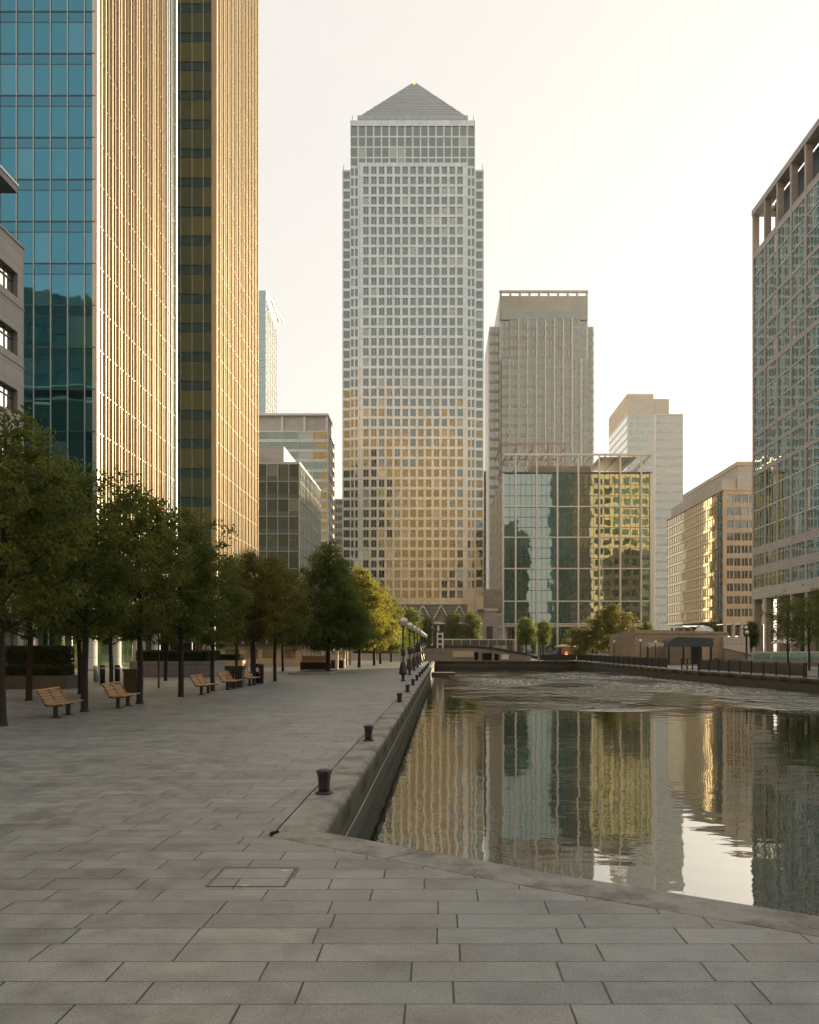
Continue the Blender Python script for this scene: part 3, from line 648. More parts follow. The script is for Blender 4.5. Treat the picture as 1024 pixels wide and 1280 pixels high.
b.box('wall', 'stonegrey', -48, SX, 28, 55, 0, prev)
b.box('parapet_cap', 'stonegrey', -48.1, SX+.08, 27.9, 55.08, sz+.002, sz+.16)
b.box('rear_dark_sheet', 'gteal', -47.9, SX-.25, 55.006, 55.06, 1, sz-.1)  # unseen dark sheet added so the blue tower mirrors a shaded wall
b.box('penthouse', 'mulld', -46, -31.6, 30, 50, sz+.16, 31.7)
b.box('roof_slab', 'mulld', -48, -27.35, 26, 52, 31.7, 32.15)
b.box('roof_slab', 'mull', -48, -27.3, 26, 52.05, 32.153, 32.28)
b.done()

# ------------------------------------------------------------------ generic curtain wall office
def office(name, label, cat, x0, x1, y0, y1, z1, fh, bays_f, bays_s, gmat, wall, mull, spand=0.32, side='R', side_g=None, sm=None, zb=0.0, top=None, fin=0.12):
    b = Building(name, label, cat, ((x0+x1)/2, (y0+y1)/2, zb))
    b.box('core', 'core', x0+.4, x1-.4, y0+.4, y1-.4, zb, z1-.4)
    nf = max(1, round((z1-zb)/fh)); fh = (z1-zb)/nf
    faces = [('F', y0, x0, x1, bays_f, gmat)]
    if side == 'R': faces.append(('R', x1, y0, y1, bays_s, side_g or gmat))
    else: faces.append(('L', x0, y0, y1, bays_s, side_g or gmat))
    for face, pos, a, c, nb, g in faces:
        for k in range(nf):
            zz = zb+k*fh
            b.fbox('spandrel_panels', wall, face, pos, a+.02, c-.02, zz, zz+fh*spand, -0.35, -0.02)
            for i in range(nb):
                u0, u1 = a+(c-a)*i/nb, a+(c-a)*(i+1)/nb
                b.win(g, face, pos, u0+.06, u1-.06, zz+fh*spand+.03, zz+fh-.04, -0.15, -0.08)
            b.fbox('transoms', mull, face, pos, a, c, zz+fh-.05, zz+fh+.05, -0.2, 0.05)
        for i in range(nb+1):
            u = a+(c-a)*i/nb
            b.fbox('mullions', mull, face, pos, max(a, u-.06), min(c, u+.06), zb, z1, -0.25, fin)
    b.box('roof', sm or wall, x0, x1, y0, y1, z1+.002, z1+.5)
    return b

b = office('glass_office', 'low green glass office with sloping floor lines right of the gold tower', 'office', -52, -30.3, 175, 206, Zp(580, 175), 3.95, 9, 16, 'ggreen', 'gaqua', 'mullw', 0.30, 'R', 'gaqua', 'mullw', fin=0.06)
zr = Zp(580, 175)+.5
b.box('penthouse', 'stonepale', -52, Xp(355, 180), 180, 200, zr+1.0, zr+4.6); b.box('penthouse_glass', 'ggreen', -52, Xp(356, 179), 179.5, 200, zr, zr+1.0)
b.done()
zr = Zp(517, 320)
b = office('grey_office', 'grey framed office block with dark glass bands behind the low green office', 'office', -86, Xp(410, 320), 320, 339, Zp(540, 320), 3.95, 7, 4, 'ggreen', 'mullw', 'mullw', 0.30, 'R', 'gpale', 'mullw', fin=0.2)
b.box('crown', 'stonepale', -86, Xp(409, 320), 321, 338.5, Zp(540, 320)+.5, zr-.8); b.box('crown_cap', 'mullw', -86, Xp(410.5, 320), 319.5, 339.5, zr-.8, zr)
for i in range(3): b.box('crown', 'mullw', Xp(410-28*i, 320)-1.0, Xp(410-28*i, 320), 320.4, 321, Zp(540, 320)+.5, zr-.8)
b.done()
office('slim_office', 'slim grey stone office seen in the gap left of the tall pyramid tower', 'office', Xp(416, 390), Xp(429, 390), 390, 410, Zp(625, 390), 3.9, 4, 3, 'gpale', 'stonepale', 'stonepale', 0.4).done()
b = office('spire_tower', 'distant narrow glass tower with slanted roof sign beside the gold tower', 'tower', -120, Xp(332, 450), 450, 480, Zp(364, 450), 3.9, 8, 6, 'gaqua', 'gaqua', 'mull', 0.3, 'R', 'gbright', 'mullw')
zz = Zp(364, 450); xx = Xp(332, 450)
m = b.mb('roof_sign', 'mullw')
m.quad((xx+.1, 451, zz+.6), (xx+.1, 479, zz-.4), (xx+.1, 479, zz-10), (xx+.1, 451, zz-4)); m.quad((xx-.5, 451, zz+.6), (xx-.5, 479, zz-.4), (xx-.5, 479, zz-10), (xx-.5, 451, zz-4))
m.bar((xx, 450, zz+.9), (xx+7, 468, zz-11), .5); m.bar((xx+1.5, 455, zz-1), (xx+5, 463, zz-12), .9)
b.done()

# ------------------------------------------------------------------ tall pyramid tower
s = 0.3; Y0 = 300.0
b = Building('pyramid_tower', 'tallest tower with square window grid and a pyramid roof in the centre', 'skyscraper', (Xp(516, 300), 323, 0))
xa, xb = Xp(448, Y0), Xp(584, Y0); zm = Zp(203, Y0)
xs0, xs1 = Xp(438, 301.2), Xp(594, 301.2); zs1 = Zp(150.5, 301.2)
xw0, xw1 = Xp(428, 304), Xp(605, 304); zw = Zp(212, 304)
b.box('core', 'core', xa+.5, xb-.5, Y0+.5, 345, 0, zm-.4)
b.box('core', 'core', xs0+.5, xs1-.5, 301.8, 346, 0, zs1-.4)
b.box('core', 'core', xw0+.5, xw1-.5, 304.6, 342, 0, zw-.4)
WW, WH, SPX, SPZ = 2.02, 2.72, 2.943, 3.786
xc0 = Xp(457.6, Y0); ztop = Zp(212.7, Y0)
nr, ncol = 43, 13
# main bay: piers and spandrels around recessed windows
xl = xa
for c_ in range(ncol):
    xc = xc0+SPX*c_; b.box('wall', 'sscreen', xl, xc-WW/2, Y0, Y0+.6, 20, zm); xl = xc+WW/2
b.box('wall', 'sscreen', xl, xb, Y0, Y0+.6, 20, zm)
for c_ in range(ncol):
    xc = xc0+SPX*c_; zprev = zm
    for r in range(nr):
        zc = ztop-SPZ*r
        b.box('wall', 'sscreen', xc-WW/2, xc+WW/2, Y0+.05, Y0+.6, zc+WH/2, zprev); zprev = zc-WH/2
        b.win('gtower', 'F', Y0, xc-WW/2, xc+WW/2, zc-WH/2, zc+WH/2, -0.5, -0.30)
        b.box('glazing_bars', 'mull', xc-.03, xc+.03, Y0+.24, Y0+.298, zc-WH/2, zc+WH/2)
    b.box('wall', 'sscreen', xc-WW/2, xc+WW/2, Y0+.05, Y0+.6, 20, zprev)
b.box('wall', 'sscreen', xa-.05, xa+.3, Y0-.05, Y0+1.6, 20, zm+.05); b.box('wall', 'sscreen', xb-.3, xb+.05, Y0-.05, Y0+1.6, 20, zm+.05)
b.box('wall', 'sscreen', xa, xb, Y0+.6, Y0+1.4, zm-1.2, zm)
# recessed strips and wings
def strip(x0, x1, Y, ztop_, ncols, g=0.25, ww=0.66):
    n = int((ztop_-22)/SPZ); wdt = (x1-x0)/ncols
    b.fbox('wall', 'sscreen', 'F', Y, x0, x1, 0, 22, -0.5, 0)
    for i in range(ncols):
        u0 = x0+wdt*i+wdt*(1-ww)/2; u1 = u0+wdt*ww
        b.fbox('wall', 'sscreen', 'F', Y, x0+wdt*i, u0, 22, ztop_, -0.5, 0); b.fbox('wall', 'sscreen', 'F', Y, u1, x0+wdt*(i+1), 22, ztop_, -0.5, 0)
        zprev = ztop_
        for r in range(n):
            zc = ztop_-SPZ*(r+.55)
            b.fbox('wall', 'sscreen', 'F', Y, u0, u1, zc+WH/2, zprev, -0.5, -0.05); zprev = zc-WH/2
            b.win('gtower', 'F', Y, u0, u1, zc-WH/2, zc+WH/2, -0.5, -0.25)
        b.fbox('wall', 'sscreen', 'F', Y, u0, u1, 22, zprev, -0.5, -0.05)
zg = Zp(208, 301.2)
strip(xs0, xa-.08, 301.2, zg, 2); strip(xb+.08, xs1, 301.2, zg, 2)
strip(xw0, xs0-.05, 304, zw, 1, ww=0.72); strip(xs1+.05, xw1, 304, zw, 1, ww=0.72)
# sides of the shaft so it is solid from elsewhere
for xq, sgn in ((xs0, -1), (xs1, 1), (xw0, -1), (xw1, 1)):
    yy0, yy1, zz = ((301.7, 346, zs1) if xq in (xs0, xs1) else (304.5, 342, zw))
    b.box('wall', 'sscreen', min(xq, xq-sgn*.4), max(xq, xq-sgn*.4), yy0, yy1, 0, zz)
    n = 12
    for i in range(n):
        for k in range(0, 44):
            z = zz-6-SPZ*k
            if z < 20: break
            u = yy0+2+(yy1-yy0-4)*i/n
            b.win('gtower', 'R' if sgn > 0 else 'L', xq, u, u+2.0, z, z+WH, -0.02, 0.03)
# crown: glass grid of sixteen bays
ct, cb = zs1, zg
cx = [xs0+(xs1-xs0)*(i-0.0)/16.0 for i in range(17)]
bandt = Zp(157.5, 301.2)
b.box('crown_band', 'sscreen', xs0-.02, xs1+.02, 301.1, 346.2, bandt, zs1)
rz = [bandt-3.95*i for i in range(5)]
for r in range(4):
    z1_, z0_ = rz[r], max(rz[r+1], zg)
    if z1_-z0_ < 0.5: continue
    for i in range(16):
        b.win('gtower', 'F', 301.2, cx[i]+.28, cx[i+1]-.28, z0_+.28, z1_-.28, -0.3, -0.1)
    b.fbox('crown_frame', 'sscreen', 'F', 301.2, xs0, xs1, z0_-.28, z0_+.28, -0.5, -0.01)
for u in cx: b.fbox('crown_frame', 'sscreen', 'F', 301.2, max(xs0, u-.26), min(xs1, u+.26), zg-.3, bandt, -0.5, 0.04)
px0, px1 = Xp(447, 303), Xp(585, 303); pz = Zp(144, 303)
b.box('roof_step', 'pyramid', px0, px1, 303, 343, zs1+.002, pz)
ax, ay, az = (px0+px1)/2, 323.0, H+705*.323
e = 0.6; py_ = MB()
p4 = [(px0+e, 303+e, pz), (px1-e, 303+e, pz), (px1-e, 343-e, pz), (px0+e, 343-e, pz)]
for i in range(4): py_.tri(p4[i], p4[(i+1) % 4], (ax, ay, az))
py_.quad(*p4)
nb = 22
for k in range(1, nb):                     # shallow louvre ribs
    f = k/nb; h = pz+(az-pz)*f; hx = (px1-px0)/2*(1-f)-e*(1-f); hy = (20-e)*(1-f)
    py_.bar((ax-hx, ay-hy-.06, h), (ax+hx, ay-hy-.06, h), .22, .18)
for k in range(-6, 7):
    x = ax+k*(px1-px0)/14; f = 1-abs(k)/7.0
    py_.bar((x, 303+e-.06, pz), (ax+(x-ax), ay-(20-e)*(1-f)-.06, pz+(az-pz)*f), .2, .2)
py_.obj('pyramid_roof', M['pyramid'], b.t)
MB().lathe([(0.1, 0), (0.55, .3), (0.55, 1.0), (0.1, 1.5)], (ax, ay-1.9, az-2.4), 10).obj('beacon', M['beacon'], b.t)
for x in (xs0+.5, xs1-.5, px0+.4, px1-.4): b.box('lightning_rods', 'mulld', x-.09, x+.09, 303.5, 303.7, zs1, zs1+3.4)
for x in (xw0+.4, xw1-.4): b.box('lightning_rods', 'mulld', x-.09, x+.09, 305, 305.2, zw, zw+2.5)
# base storey: triangular trusses in front of louvres
b.box('wall', 'sscreen', xa-.1, xb+.1, Y0-.1, Y0+.7, 17.7, 20.0)
b.box('base_louvres', 'core', xa, xb, Y0+.6, Y0+1.0, 4, 17.7)
for i in range(11): b.box('base_louvres', 'stonepale', xa, xb, Y0+.35, Y0+.58, 11.5+i*.56, 11.75+i*.56)
tw = 6.8; tr = b.mb('base_trusses', 'sscreen')
for i in range(6):
    x0_ = xa+.5+i*tw
    tr.bar((x0_, Y0+.1, 11.2), (x0_+tw/2, Y0+.1, 17.5), .55, .5); tr.bar((x0_+tw/2, Y0+.1, 17.5), (x0_+tw, Y0+.1, 11.2), .55, .5)
    b.box('base_columns', 'sscreen', x0_-.45, x0_+.45, Y0-.2, Y0+.55, 0, 11.2)
b.box('wall', 'sscreen', xa-.1, xb+.1, Y0-.15, Y0+.65, 10.3, 11.3)
for i in range(6):
    x0_ = xa+1.2+i*tw; b.win('gcentre', 'F', Y0+.9, x0_, x0_+tw-1.4, .3, 10.1, 0, .1)
b.done()

# ------------------------------------------------------------------ tower behind, with white ribs
Y2 = 330.0; q = lambda p: Xp(p, Y2)
b = Building('ribbed_tower', 'broad beige glass tower with thin white vertical ribs behind the glass office', 'skyscraper', (q(680), 352, 0))
zA, zB, zC = Zp(363, Y2), Zp(408, Y2+3), Zp(449, Y2)
fh = 3.96
def grid(b, x0, x1, Y, z0, z1, fh, bw, gm, wall, spand=0.4, face='F', mull=None, mw=0.05):
    nf = max(1, round((z1-z0)/fh)); f_ = (z1-z0)/nf; nb_ = max(1, round((x1-x0)/bw)); w_ = (x1-x0)/nb_
    for k in range(nf):
        zz = z1-(k+1)*f_
        b.fbox('spandrel_panels', wall, face, Y, x0, x1, zz, zz+f_*spand, -0.4, -0.05)
        for i in range(nb_): b.win(gm, face, Y, x0+w_*i+mw, x0+w_*(i+1)-mw, zz+f_*spand+.02, zz+f_-.02, -0.3, -0.12)
    if mull:
        for i in range(nb_+1): b.fbox('mullions', mull, face, Y, max(x0, x0+w_*i-mw), min(x1, x0+w_*i+mw), z0, z1, -0.4, 0.05)
b.box('core', 'core', q(626), q(734), Y2+1.2, 374, 0, zA-2.4); b.box('core', 'core', q(614), q(744), Y2+3.6, 370, 0, zB-.4)
grid(b, q(625.2), q(637), Y2+.7, zC, zA-12, fh, 2, 'gribbed', 'ribspan', .35); grid(b, q(726), q(734.8), Y2+.7, zC, zA-12, fh, 2, 'gribbed', 'ribspan', .35)
grid(b, q(637), q(726), Y2, zC, zA-12, fh, 1.835, 'gribbed', 'ribspan', .35)
grid(b, q(627), q(735), Y2-.5, 0, zC, fh, 1.835, 'gribbed', 'ribspan', .35)
grid(b, q(613), q(625), Y2+3, 0, zB, fh, 1.9, 'gribbed', 'ribspan', .35); grid(b, q(735), q(744), Y2+3, 0, zB, fh, 1.6, 'gribbed', 'ribspan', .35)
for i in range(9):
    u = q(637)+i*3.67; b.box('ribs', 'white', u-.24, u+.24, Y2-1.2, Y2-.4, 0 if i not in (0, 8) else 0, zA-12 if 0 < i < 8 else zC)
b.box('wall', 'ribspan', q(625), q(735), Y2+.1, 374, zA-12, zA-2.2); b.box('louvre_band', 'gribbed', q(627), q(726), Y2-.1, Y2+.09, zA-12, zA-8.6)
for i in range(10): b.box('crown_frame', 'stonepale', q(625)+i*(q(735)-q(625)-.8)/9, q(625)+i*(q(735)-q(625)-.8)/9+.8, Y2, Y2+.8, zA-2.2, zA-.7); b.box('crown_frame', 'stonepale', q(625)+i*(q(735)-q(625)-.8)/9, q(625)+i*(q(735)-q(625)-.8)/9+.8, 373, 373.8, zA-2.2, zA-.7)
b.box('crown_frame', 'stonepale', q(625)-.2, q(735)+.2, Y2-.2, Y2+1.2, zA-.7, zA); b.box('crown_frame', 'stonepale', q(625)-.2, q(735)+.2, 373, 374.2, zA-.7, zA)
b.box('wall', 'mullw', q(625)-.1, q(625)+.4, Y2+.7, 374, 0, zA-2.2); b.box('wall', 'mullw', q(613)-.1, q(613)+.4, Y2+3.1, 370, 0, zB); b.box('wall', 'mullw', q(744)-.4, q(744)+.1, Y2+3.1, 370, 0, zB); b.box('wall', 'mullw', q(735)-.4, q(735)+.1, Y2+.7, 374, 0, zA-2.2)
b.done()

# ------------------------------------------------------------------ stepped tower at right
Y3 = 400.0; q = lambda p: Xp(p, Y3)
b = Building('stepped_tower', 'stepped pale tower with banded floors left of the warm stone office', 'skyscraper', (q(815), 420, 0))
zA, zB, zC = Zp(492, Y3), Zp(497, Y3), Zp(518, Y3)
zl = Zp(517, Y3)
b.box('core', 'core', q(784)+.5, q(817)-.5, Y3+.6, 442, 0, zA-.5); b.box('core', 'core', q(817), q(838), Y3+3, 440, 0, zB-.5); b.box('core', 'core', q(819), q(855)-.5, Y3+1.6, 440, 0, zC-.5)
grid(b, q(784), q(817), Y3, 0, zl, 3.9, 2.6, 'gpale', 'mull', .2, mull='mull')
b.box('crown', 'stonepale', q(784), q(817), Y3, 442, zl, zA-.9); b.box('crown_rail', 'mullw', q(784), q(817), Y3-.1, 442.1, zA-.9, zA)
b.box('crown', 'stonepale', q(817)+.05, q(838), Y3+2, 440, zC-6, zB)
grid(b, q(820), q(855), Y3+1, 0, zC, 4.3, 13, 'gpale', 'stonepale', .3)
b.box('crown_rail', 'mullw', q(820), q(855)+.2, Y3+.8, 440.2, zC, zC+.6)
b.box('wall', 'mullw', q(817), q(820), Y3+.2, Y3+2, 0, zC)
zq = lambda y_: zA
nf = 30
for k in range(nf):
    z_ = zl-k*3.9
    if z_ < 4: break
    b.fbox('spandrel_panels', 'mullw', 'L', q(784), Y3, 443, z_-1.2, z_, -0.4, 0)
    for i in range(5): b.win('gbright', 'L', q(784), Y3+.1+8.6*i, Y3+8.5+8.6*i, z_-3.9, z_-1.2, -0.3, -0.1)
b.box('crown', 'stonewarm', q(784)-.05, q(784)+.4, Y3+.05, 443, zl, zA-.9)
b.done()

# ------------------------------------------------------------------ centre glass office with pale steel frame
Y4 = 230.0; q = lambda p: Xp(p, Y4)
b = Building('glass_pavilion_office', 'wide green glass office with pale steel grid reflecting other towers', 'office', (q(720), 255, 0))
x0, x1 = q(629), q(814.5); zt = Zp(592, Y4); zbm = Zp(780, Y4)
b.box('core', 'core', x0+.5, x1-.5, Y4+.6, 285, zbm, zt-.3)
cols = [q(p) for p in (644.6, 671, 696.8, 722.9, 749.1, 775.2, 801.3)]
lev = [zt, Zp(633.4, Y4), Zp(671.8, Y4), Zp(710.8, Y4), Zp(751.6, Y4), zbm]
xsn = [x0]+cols+[x1]
for i in range(len(xsn)-1):
    nsub = max(1, round((xsn[i+1]-xsn[i])/1.5)); w_ = (xsn[i+1]-xsn[i])/nsub
    for r in range(5):
        nz = 3 if r < 4 else 2
        for f in range(nz):
            za = lev[r+1]+(lev[r]-lev[r+1])*f/nz; zc = lev[r+1]+(lev[r]-lev[r+1])*(f+1)/nz
            for j in range(nsub):
                b.win('gcentre', 'F', Y4, xsn[i]+w_*j+.045, xsn[i]+w_*(j+1)-.045, za+.05, zc-.05, -0.2, -0.12)
            b.fbox('transoms', 'mulld', 'F', Y4, xsn[i]+.02, xsn[i+1]-.02, zc-.11, zc+.03, -0.2, -0.04)
    for j in range(1, nsub): b.fbox('glazing_bars', 'mulld', 'F', Y4, xsn[i]+w_*j-.045, xsn[i]+w_*j+.045, zbm, zt, -0.2, -0.05)
zc_ = Zp(570, Y4)
for c_ in cols: b.box('steel_frame', 'mullw', c_-.22, c_+.22, Y4-.6, Y4-.1, 0, zc_-.02)
for l in lev[1:]: b.box('steel_frame', 'mullw', x0, x1, Y4-.45, Y4-.05, l-.17, l+.17)
b.box('steel_frame', 'mullw', x0-.25, x0+.25, Y4-.52, Y4-.06, 0, zt); b.box('steel_frame', 'mullw', x1-.5, x1+.3, Y4-.52, Y4+.3, 0, zt)
b.box('coping', 'mulld', x0-.1, x1+.1, Y4-.3, Y4+1, zt+.05, zt+.45)
# left side wall
for k in range(14):
    za, zc = zbm+(zt-zbm)*k/14, zbm+(zt-zbm)*(k+1)/14
    for j in range(9): b.win('gpale', 'L', x0, Y4+1+6*j, Y4+6.7+6*j, za+.1, zc-.1, -0.3, -0.1)
    b.fbox('steel_frame', 'mullw', 'L', x0, Y4+.4, 285, zc-.13, zc+.13, -0.3, 0.0)
for j in range(10): b.fbox('steel_frame', 'mullw', 'L', x0, Y4+.75+6*j, Y4+1.05+6*j, 0, zt, -0.3, 0.06)
# roof: plant boxes under an open canopy frame
b.box('plant_room', 'stonedark', q(668), q(746), Y4+9, 275, zt+.1, Zp(574, Y4)); b.box('plant_room', 'ggreen', q(640), q(667), Y4+12, 270, zt+.1, Zp(578, Y4))
b.box('plant_room', 'stonepale', q(752), q(790), Y4+14, 270, zt+.1, Zp(582, Y4)-1)
cf = b.mb('roof_canopy', 'mullw')
cf.box(q(629), q(813.5), Y4-1.2, Y4-.75, zc_-.1, zc_+.45); cf.box(q(629), q(813.5), Y4+30, Y4+30.5, zc_-.1, zc_+.35)
for i in range(11):
    u = q(632)+i*(q(811)-q(632))/10; cf.bar((u, Y4-.7, zc_+.12), (u, Y4+30, zc_+.12), .35, .3)
cf.bar((q(813), Y4-.9, zc_+.1), (q(800), Y4+18, zc_-3.5), .4)
cf.box(q(752), q(800), Y4+3, Y4+22, zc_+.36, zc_+.46)
uc = b.mb('upper_canopy', 'coral')
zu = Zp(559, 262)
uc.box(Xp(622, 262), Xp(707, 262), 258, 258.6, zu, zu+.5); uc.box(Xp(622, 262), Xp(707, 262), 280, 280.6, zu, zu+.5)
for i in range(5):
    u = Xp(624, 262)+i*(Xp(704, 262)-Xp(624, 262))/4; uc.bar((u, 258, zu-1.3), (u, 281, zu+.2), .4); uc.bar((u, 259, zu), (u, 259, zc_-4), .5)
# ground floor
b.box('lobby', 'core', x0+1, x1-1, Y4+5, 284, 0, zbm-.2)
for j in range(20): b.win('ggreen', 'F', Y4+4.8, x0+1.2+2.05*j, x0+3.1+2.05*j, 0.1, zbm-.4, 0, .1)
b.box('soffit', 'mullw', x0, x1, Y4-.3, 284, zbm-.75, zbm-.32)
for i in range(6):
    MB().lathe([(0.6, 0), (0.6, zbm-.76)], (x0+.9, Y4+2+10*i, 0), 14).obj('column', M['stonepale'], b.t)
b.done()

# ------------------------------------------------------------------ warm stone office (banded glass side)
b = Building('warm_stone_office', 'golden stone grid office with long banded glass side at right', 'office', (95, 280, 0))
x0, x1, y0, y1 = 89.0, 103.0, 250.0, 311.0; zt = 50.8; zbm = Zp(776, 250)
b.box('core', 'core', x0+.5, x1-.2, y0+.5, y1, zbm, zt-.5)
nf = 10; fh = (zt-zbm-1.2)/nf
xw = x0+1.0; nb = 5; bw_ = 2.33
for k in range(nf):
    z_ = zbm+k*fh
    b.fbox('wall', 'stonewarm', 'F', y0, x0, x1, z_, z_+1.35, -0.5, -0.06)
    for i in range(6):
        u = x0+1.0+bw_*i
        b.win('gtower', 'F', y0, u+.16, u+bw_-.16, z_+1.36, z_+fh-.2, -0.4, -0.28)
        b.box('window_mullions', 'stonewarm', u+bw_/2-.07, u+bw_/2+.07, y0+.2, y0+.28, z_+1.36, z_+fh-.2)
    b.fbox('wall', 'stonewarm', 'F', y0, x0, x1, z_+fh-.2, z_+fh, -0.5, -0.1)
for i in range(7):
    u = x0+1.0+bw_*i; b.box('wall', 'stonewarm', u-.17, u+.17, y0-.02, y0+.5, zbm, zt)
b.box('wall', 'stonewarm', x0, x0+.84, y0-.03, y0+.5, zbm, zt); b.box('wall', 'stonewarm', x0, x1, y0-.05, y0+.6, zt-1.2, zt)
b.box('wall', 'stonewarm', x0-.05, x1, y0-.1, y0+.7, zbm-1.0, zbm+.02)
for k in range(nf+1):
    z_ = zbm+(zt-zbm)*k/(nf+1); f_ = (zt-zbm)/(nf+1)
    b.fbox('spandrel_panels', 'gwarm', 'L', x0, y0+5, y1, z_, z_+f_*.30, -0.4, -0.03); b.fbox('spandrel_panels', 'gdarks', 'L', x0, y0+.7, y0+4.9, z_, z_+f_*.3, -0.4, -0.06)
    b.fbox('floor_bands', 'mulld', 'L', x0, y0+.7, y1, z_+f_*.30, z_+f_*.30+.12, -0.4, 0.02); b.fbox('floor_bands', 'mulld', 'L', x0, y0+.7, y1, z_-.06, z_+.06, -0.4, 0.02)  # thin dark bars in pairs along each floor
    for i in range(26):
        u0 = y0+.75+(y1-y0-.8)*i/26; u1 = y0+.75+(y1-y0-.8)*(i+1)/26
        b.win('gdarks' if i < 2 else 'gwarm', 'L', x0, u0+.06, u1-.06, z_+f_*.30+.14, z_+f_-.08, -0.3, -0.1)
for i in range(27):
    u = y0+.75+(y1-y0-.8)*i/26; b.fbox('mullions', 'stonewarm', 'L', x0, u-.04, u+.04, zbm, zt, -0.3, 0.02)
b.box('cornice', 'stonewarm', x0-.3, x1, y0-.3, y1, zt, zt+.5)
b.box('setback_storey', 'stonepale', 94.9, x1, 253.5, y1-1, zt+.5, Zp(577, 253.5)-1.2); b.box('setback_storey', 'stonepale', x0+1.2, 94.8, 254.5, y1-1, zt+.5, zt+4.5)
b.box('cornice', 'stonewarm', 94.6, x1, 253.2, y1-.8, Zp(577, 253.5)-1.2, Zp(577, 253.5))
for i in range(6): b.box('column', 'stonepale', x0+.3+2.6*i, x0+1.2+2.6*i, y0, y0+.9, 0, zbm-1)
for i in range(1, 8): b.box('column', 'stonepale', x0, x0+.9, y0+8*i, y0+8*i+.9, 0, zbm-1)
b.box('lobby', 'core', x0+3, x1, y0+3.5, y1, 0, zbm-1)
for i in range(4): MB().box(x0+1.5+2.6*i, x0+3.3+2.6*i, y0+3.2, y0+3.3, 4.6, 5.3).obj('lamp', M['glow'], b.t)
b.done()

# ------------------------------------------------------------------ big shaded stone and glass office on the right
b = Building('stone_grid_office', 'large shaded stone and glass office with open colonnade crown at right edge', 'office', (80, 128, 0))
DX = 59.0; ye = 150.3; ysb = 105.0; zt = 84.0
b.box('core', 'core', DX+.8, 120, ysb+.2, ye-.4, 12, 75.2); b.box('penthouse', 'mulld', DX+2.2, 119, ysb+1, ye-5.0, 75.3, 82.8)
pier = [150.3-5.35*i for i in range(9)]
bw = 0.62
groups = [(74.6, 64.6, 3), (64.1, 60.5, 1), (60.05, 56.75, 1), (56.3, 53.2, 1), (52.4, 41.9, 3), (41.3, 38.5, 1), (38.0, 34.7, 1), (34.1, 20.6, 4), (19.3, 17.0, 1), (15.5, 13.0, 1)]
for y in pier:
    b.fbox('wall', 'stonepink', 'L', DX, y-bw, y, 12.0, 75.6, -0.8, 0.0)
    b.box('crown_column', 'stonepink', DX, DX+1.1, y-bw, y, 75.7, 82.9)
zprev = 75.6
for (za, zb_, n) in groups:
    b.fbox('wall', 'stonepink', 'L', DX, ysb, ye, za, zprev, -0.8, -0.03); zprev = zb_
    for i in range(8):
        a, c = pier[i+1], pier[i]-bw
        npan = 4; w_ = (c-a)/npan
        for f in range(n):
            z0_, z1_ = zb_+(za-zb_)*f/n, zb_+(za-zb_)*(f+1)/n
            for j in range(npan):
                b.win('gright', 'L', DX, a+w_*j+.04, a+w_*(j+1)-.04, z0_+.05, z1_-.05, -0.22, -0.14)
            b.fbox('window_frame', 'white', 'L', DX, a, c, z1_-.09, z1_+.09, -0.5, -0.04)
            if n == 1: b.fbox('window_frame', 'mullw', 'L', DX, a, c, z0_+(z1_-z0_)*.68-.04, z0_+(z1_-z0_)*.68+.03, -0.5, -0.11)
        for j in range(npan+1): b.fbox('window_frame', 'white', 'L', DX, max(a, a+w_*j-.04), min(c, a+w_*j+.04), zb_, za, -0.5, -0.10)
b.fbox('wall', 'stonepink', 'L', DX, ysb, ye, 11.2, zprev, -0.8, -0.03)
b.fbox('wall', 'stonepale', 'L', DX, ysb, ye+.05, 10.9, 12.9, -0.85, 0.06)
b.box('crown_beam', 'stonepink', DX-.1, DX+2.0, ysb, ye+.1, 82.9, zt); b.box('crown_beam', 'stonepink', DX+2.0, 120, ye-1.9, ye+.1, 82.9, zt); b.box('crown_floor', 'stonepink', DX+.02, 120, ysb, ye, 75.25, 75.7)
for i in range(1, 9): b.box('crown_column', 'stonepink', DX+7*i, DX+7*i+1, ye-1.9, ye, 75.7, 82.9)
b.box('end_wall', 'endw', DX+.8, 120.4, ye-.39, ye-.1, 12, 75.25)
for i in range(17): b.fbox('end_wall', 'endw', 'B', ye, DX+.8+3.6*i, DX+1.7+3.6*i, 12, 75.25, -.1, 0)
for k in range(16):
    b.fbox('end_wall', 'endw', 'B', ye, DX+.8, 120.4, 12+3.95*k, 13.7+3.95*k, -.1, -.01)
    for i in range(16): b.win('gdark', 'B', ye, DX+1.75+3.6*i, DX+4.35+3.6*i, 13.75+3.95*k, 15.9+3.95*k, -.098, -.05)
b.box('wall', 'stonepink', DX+.8, 120.4, ysb, ysb+.2, 12, 75.25); b.box('wall', 'stonepink', 120, 120.4, ysb+.2, ye-.4, 0, 84)
b.box('roof', 'stonegrey', DX+3, 120, ysb+.5, ye-2, 83.0, 83.6)
for y in pier: MB().box(DX+.05, DX+1.4, y-bw-.25, y+.0, 0, 10.9).obj('column', M['stonepink'], b.t)
b.box('lobby_core', 'core', DX+6.2, 118, ysb, ye-.5, 0, 11)
b.box('soffit', 'stonedark', DX+.9, 119, ysb, ye-.3, 11.0, 11.18)
for i in range(14): b.win('gdark', 'L', DX+6.1, ysb+.2+3.1*i, ysb+3.1+3.1*i, 0.2, 10.8, 0, .08)
b.done()

office('dark_office', 'lower dark office added out of sight behind the large right office to shade its end wall', 'office', 97, 160, 176, 186, 47, 4, 20, 6, 'gteal', 'mulld', 'mulld', 0.3, 'L').done()  # unseen block added to draw the shadow line on the end wall
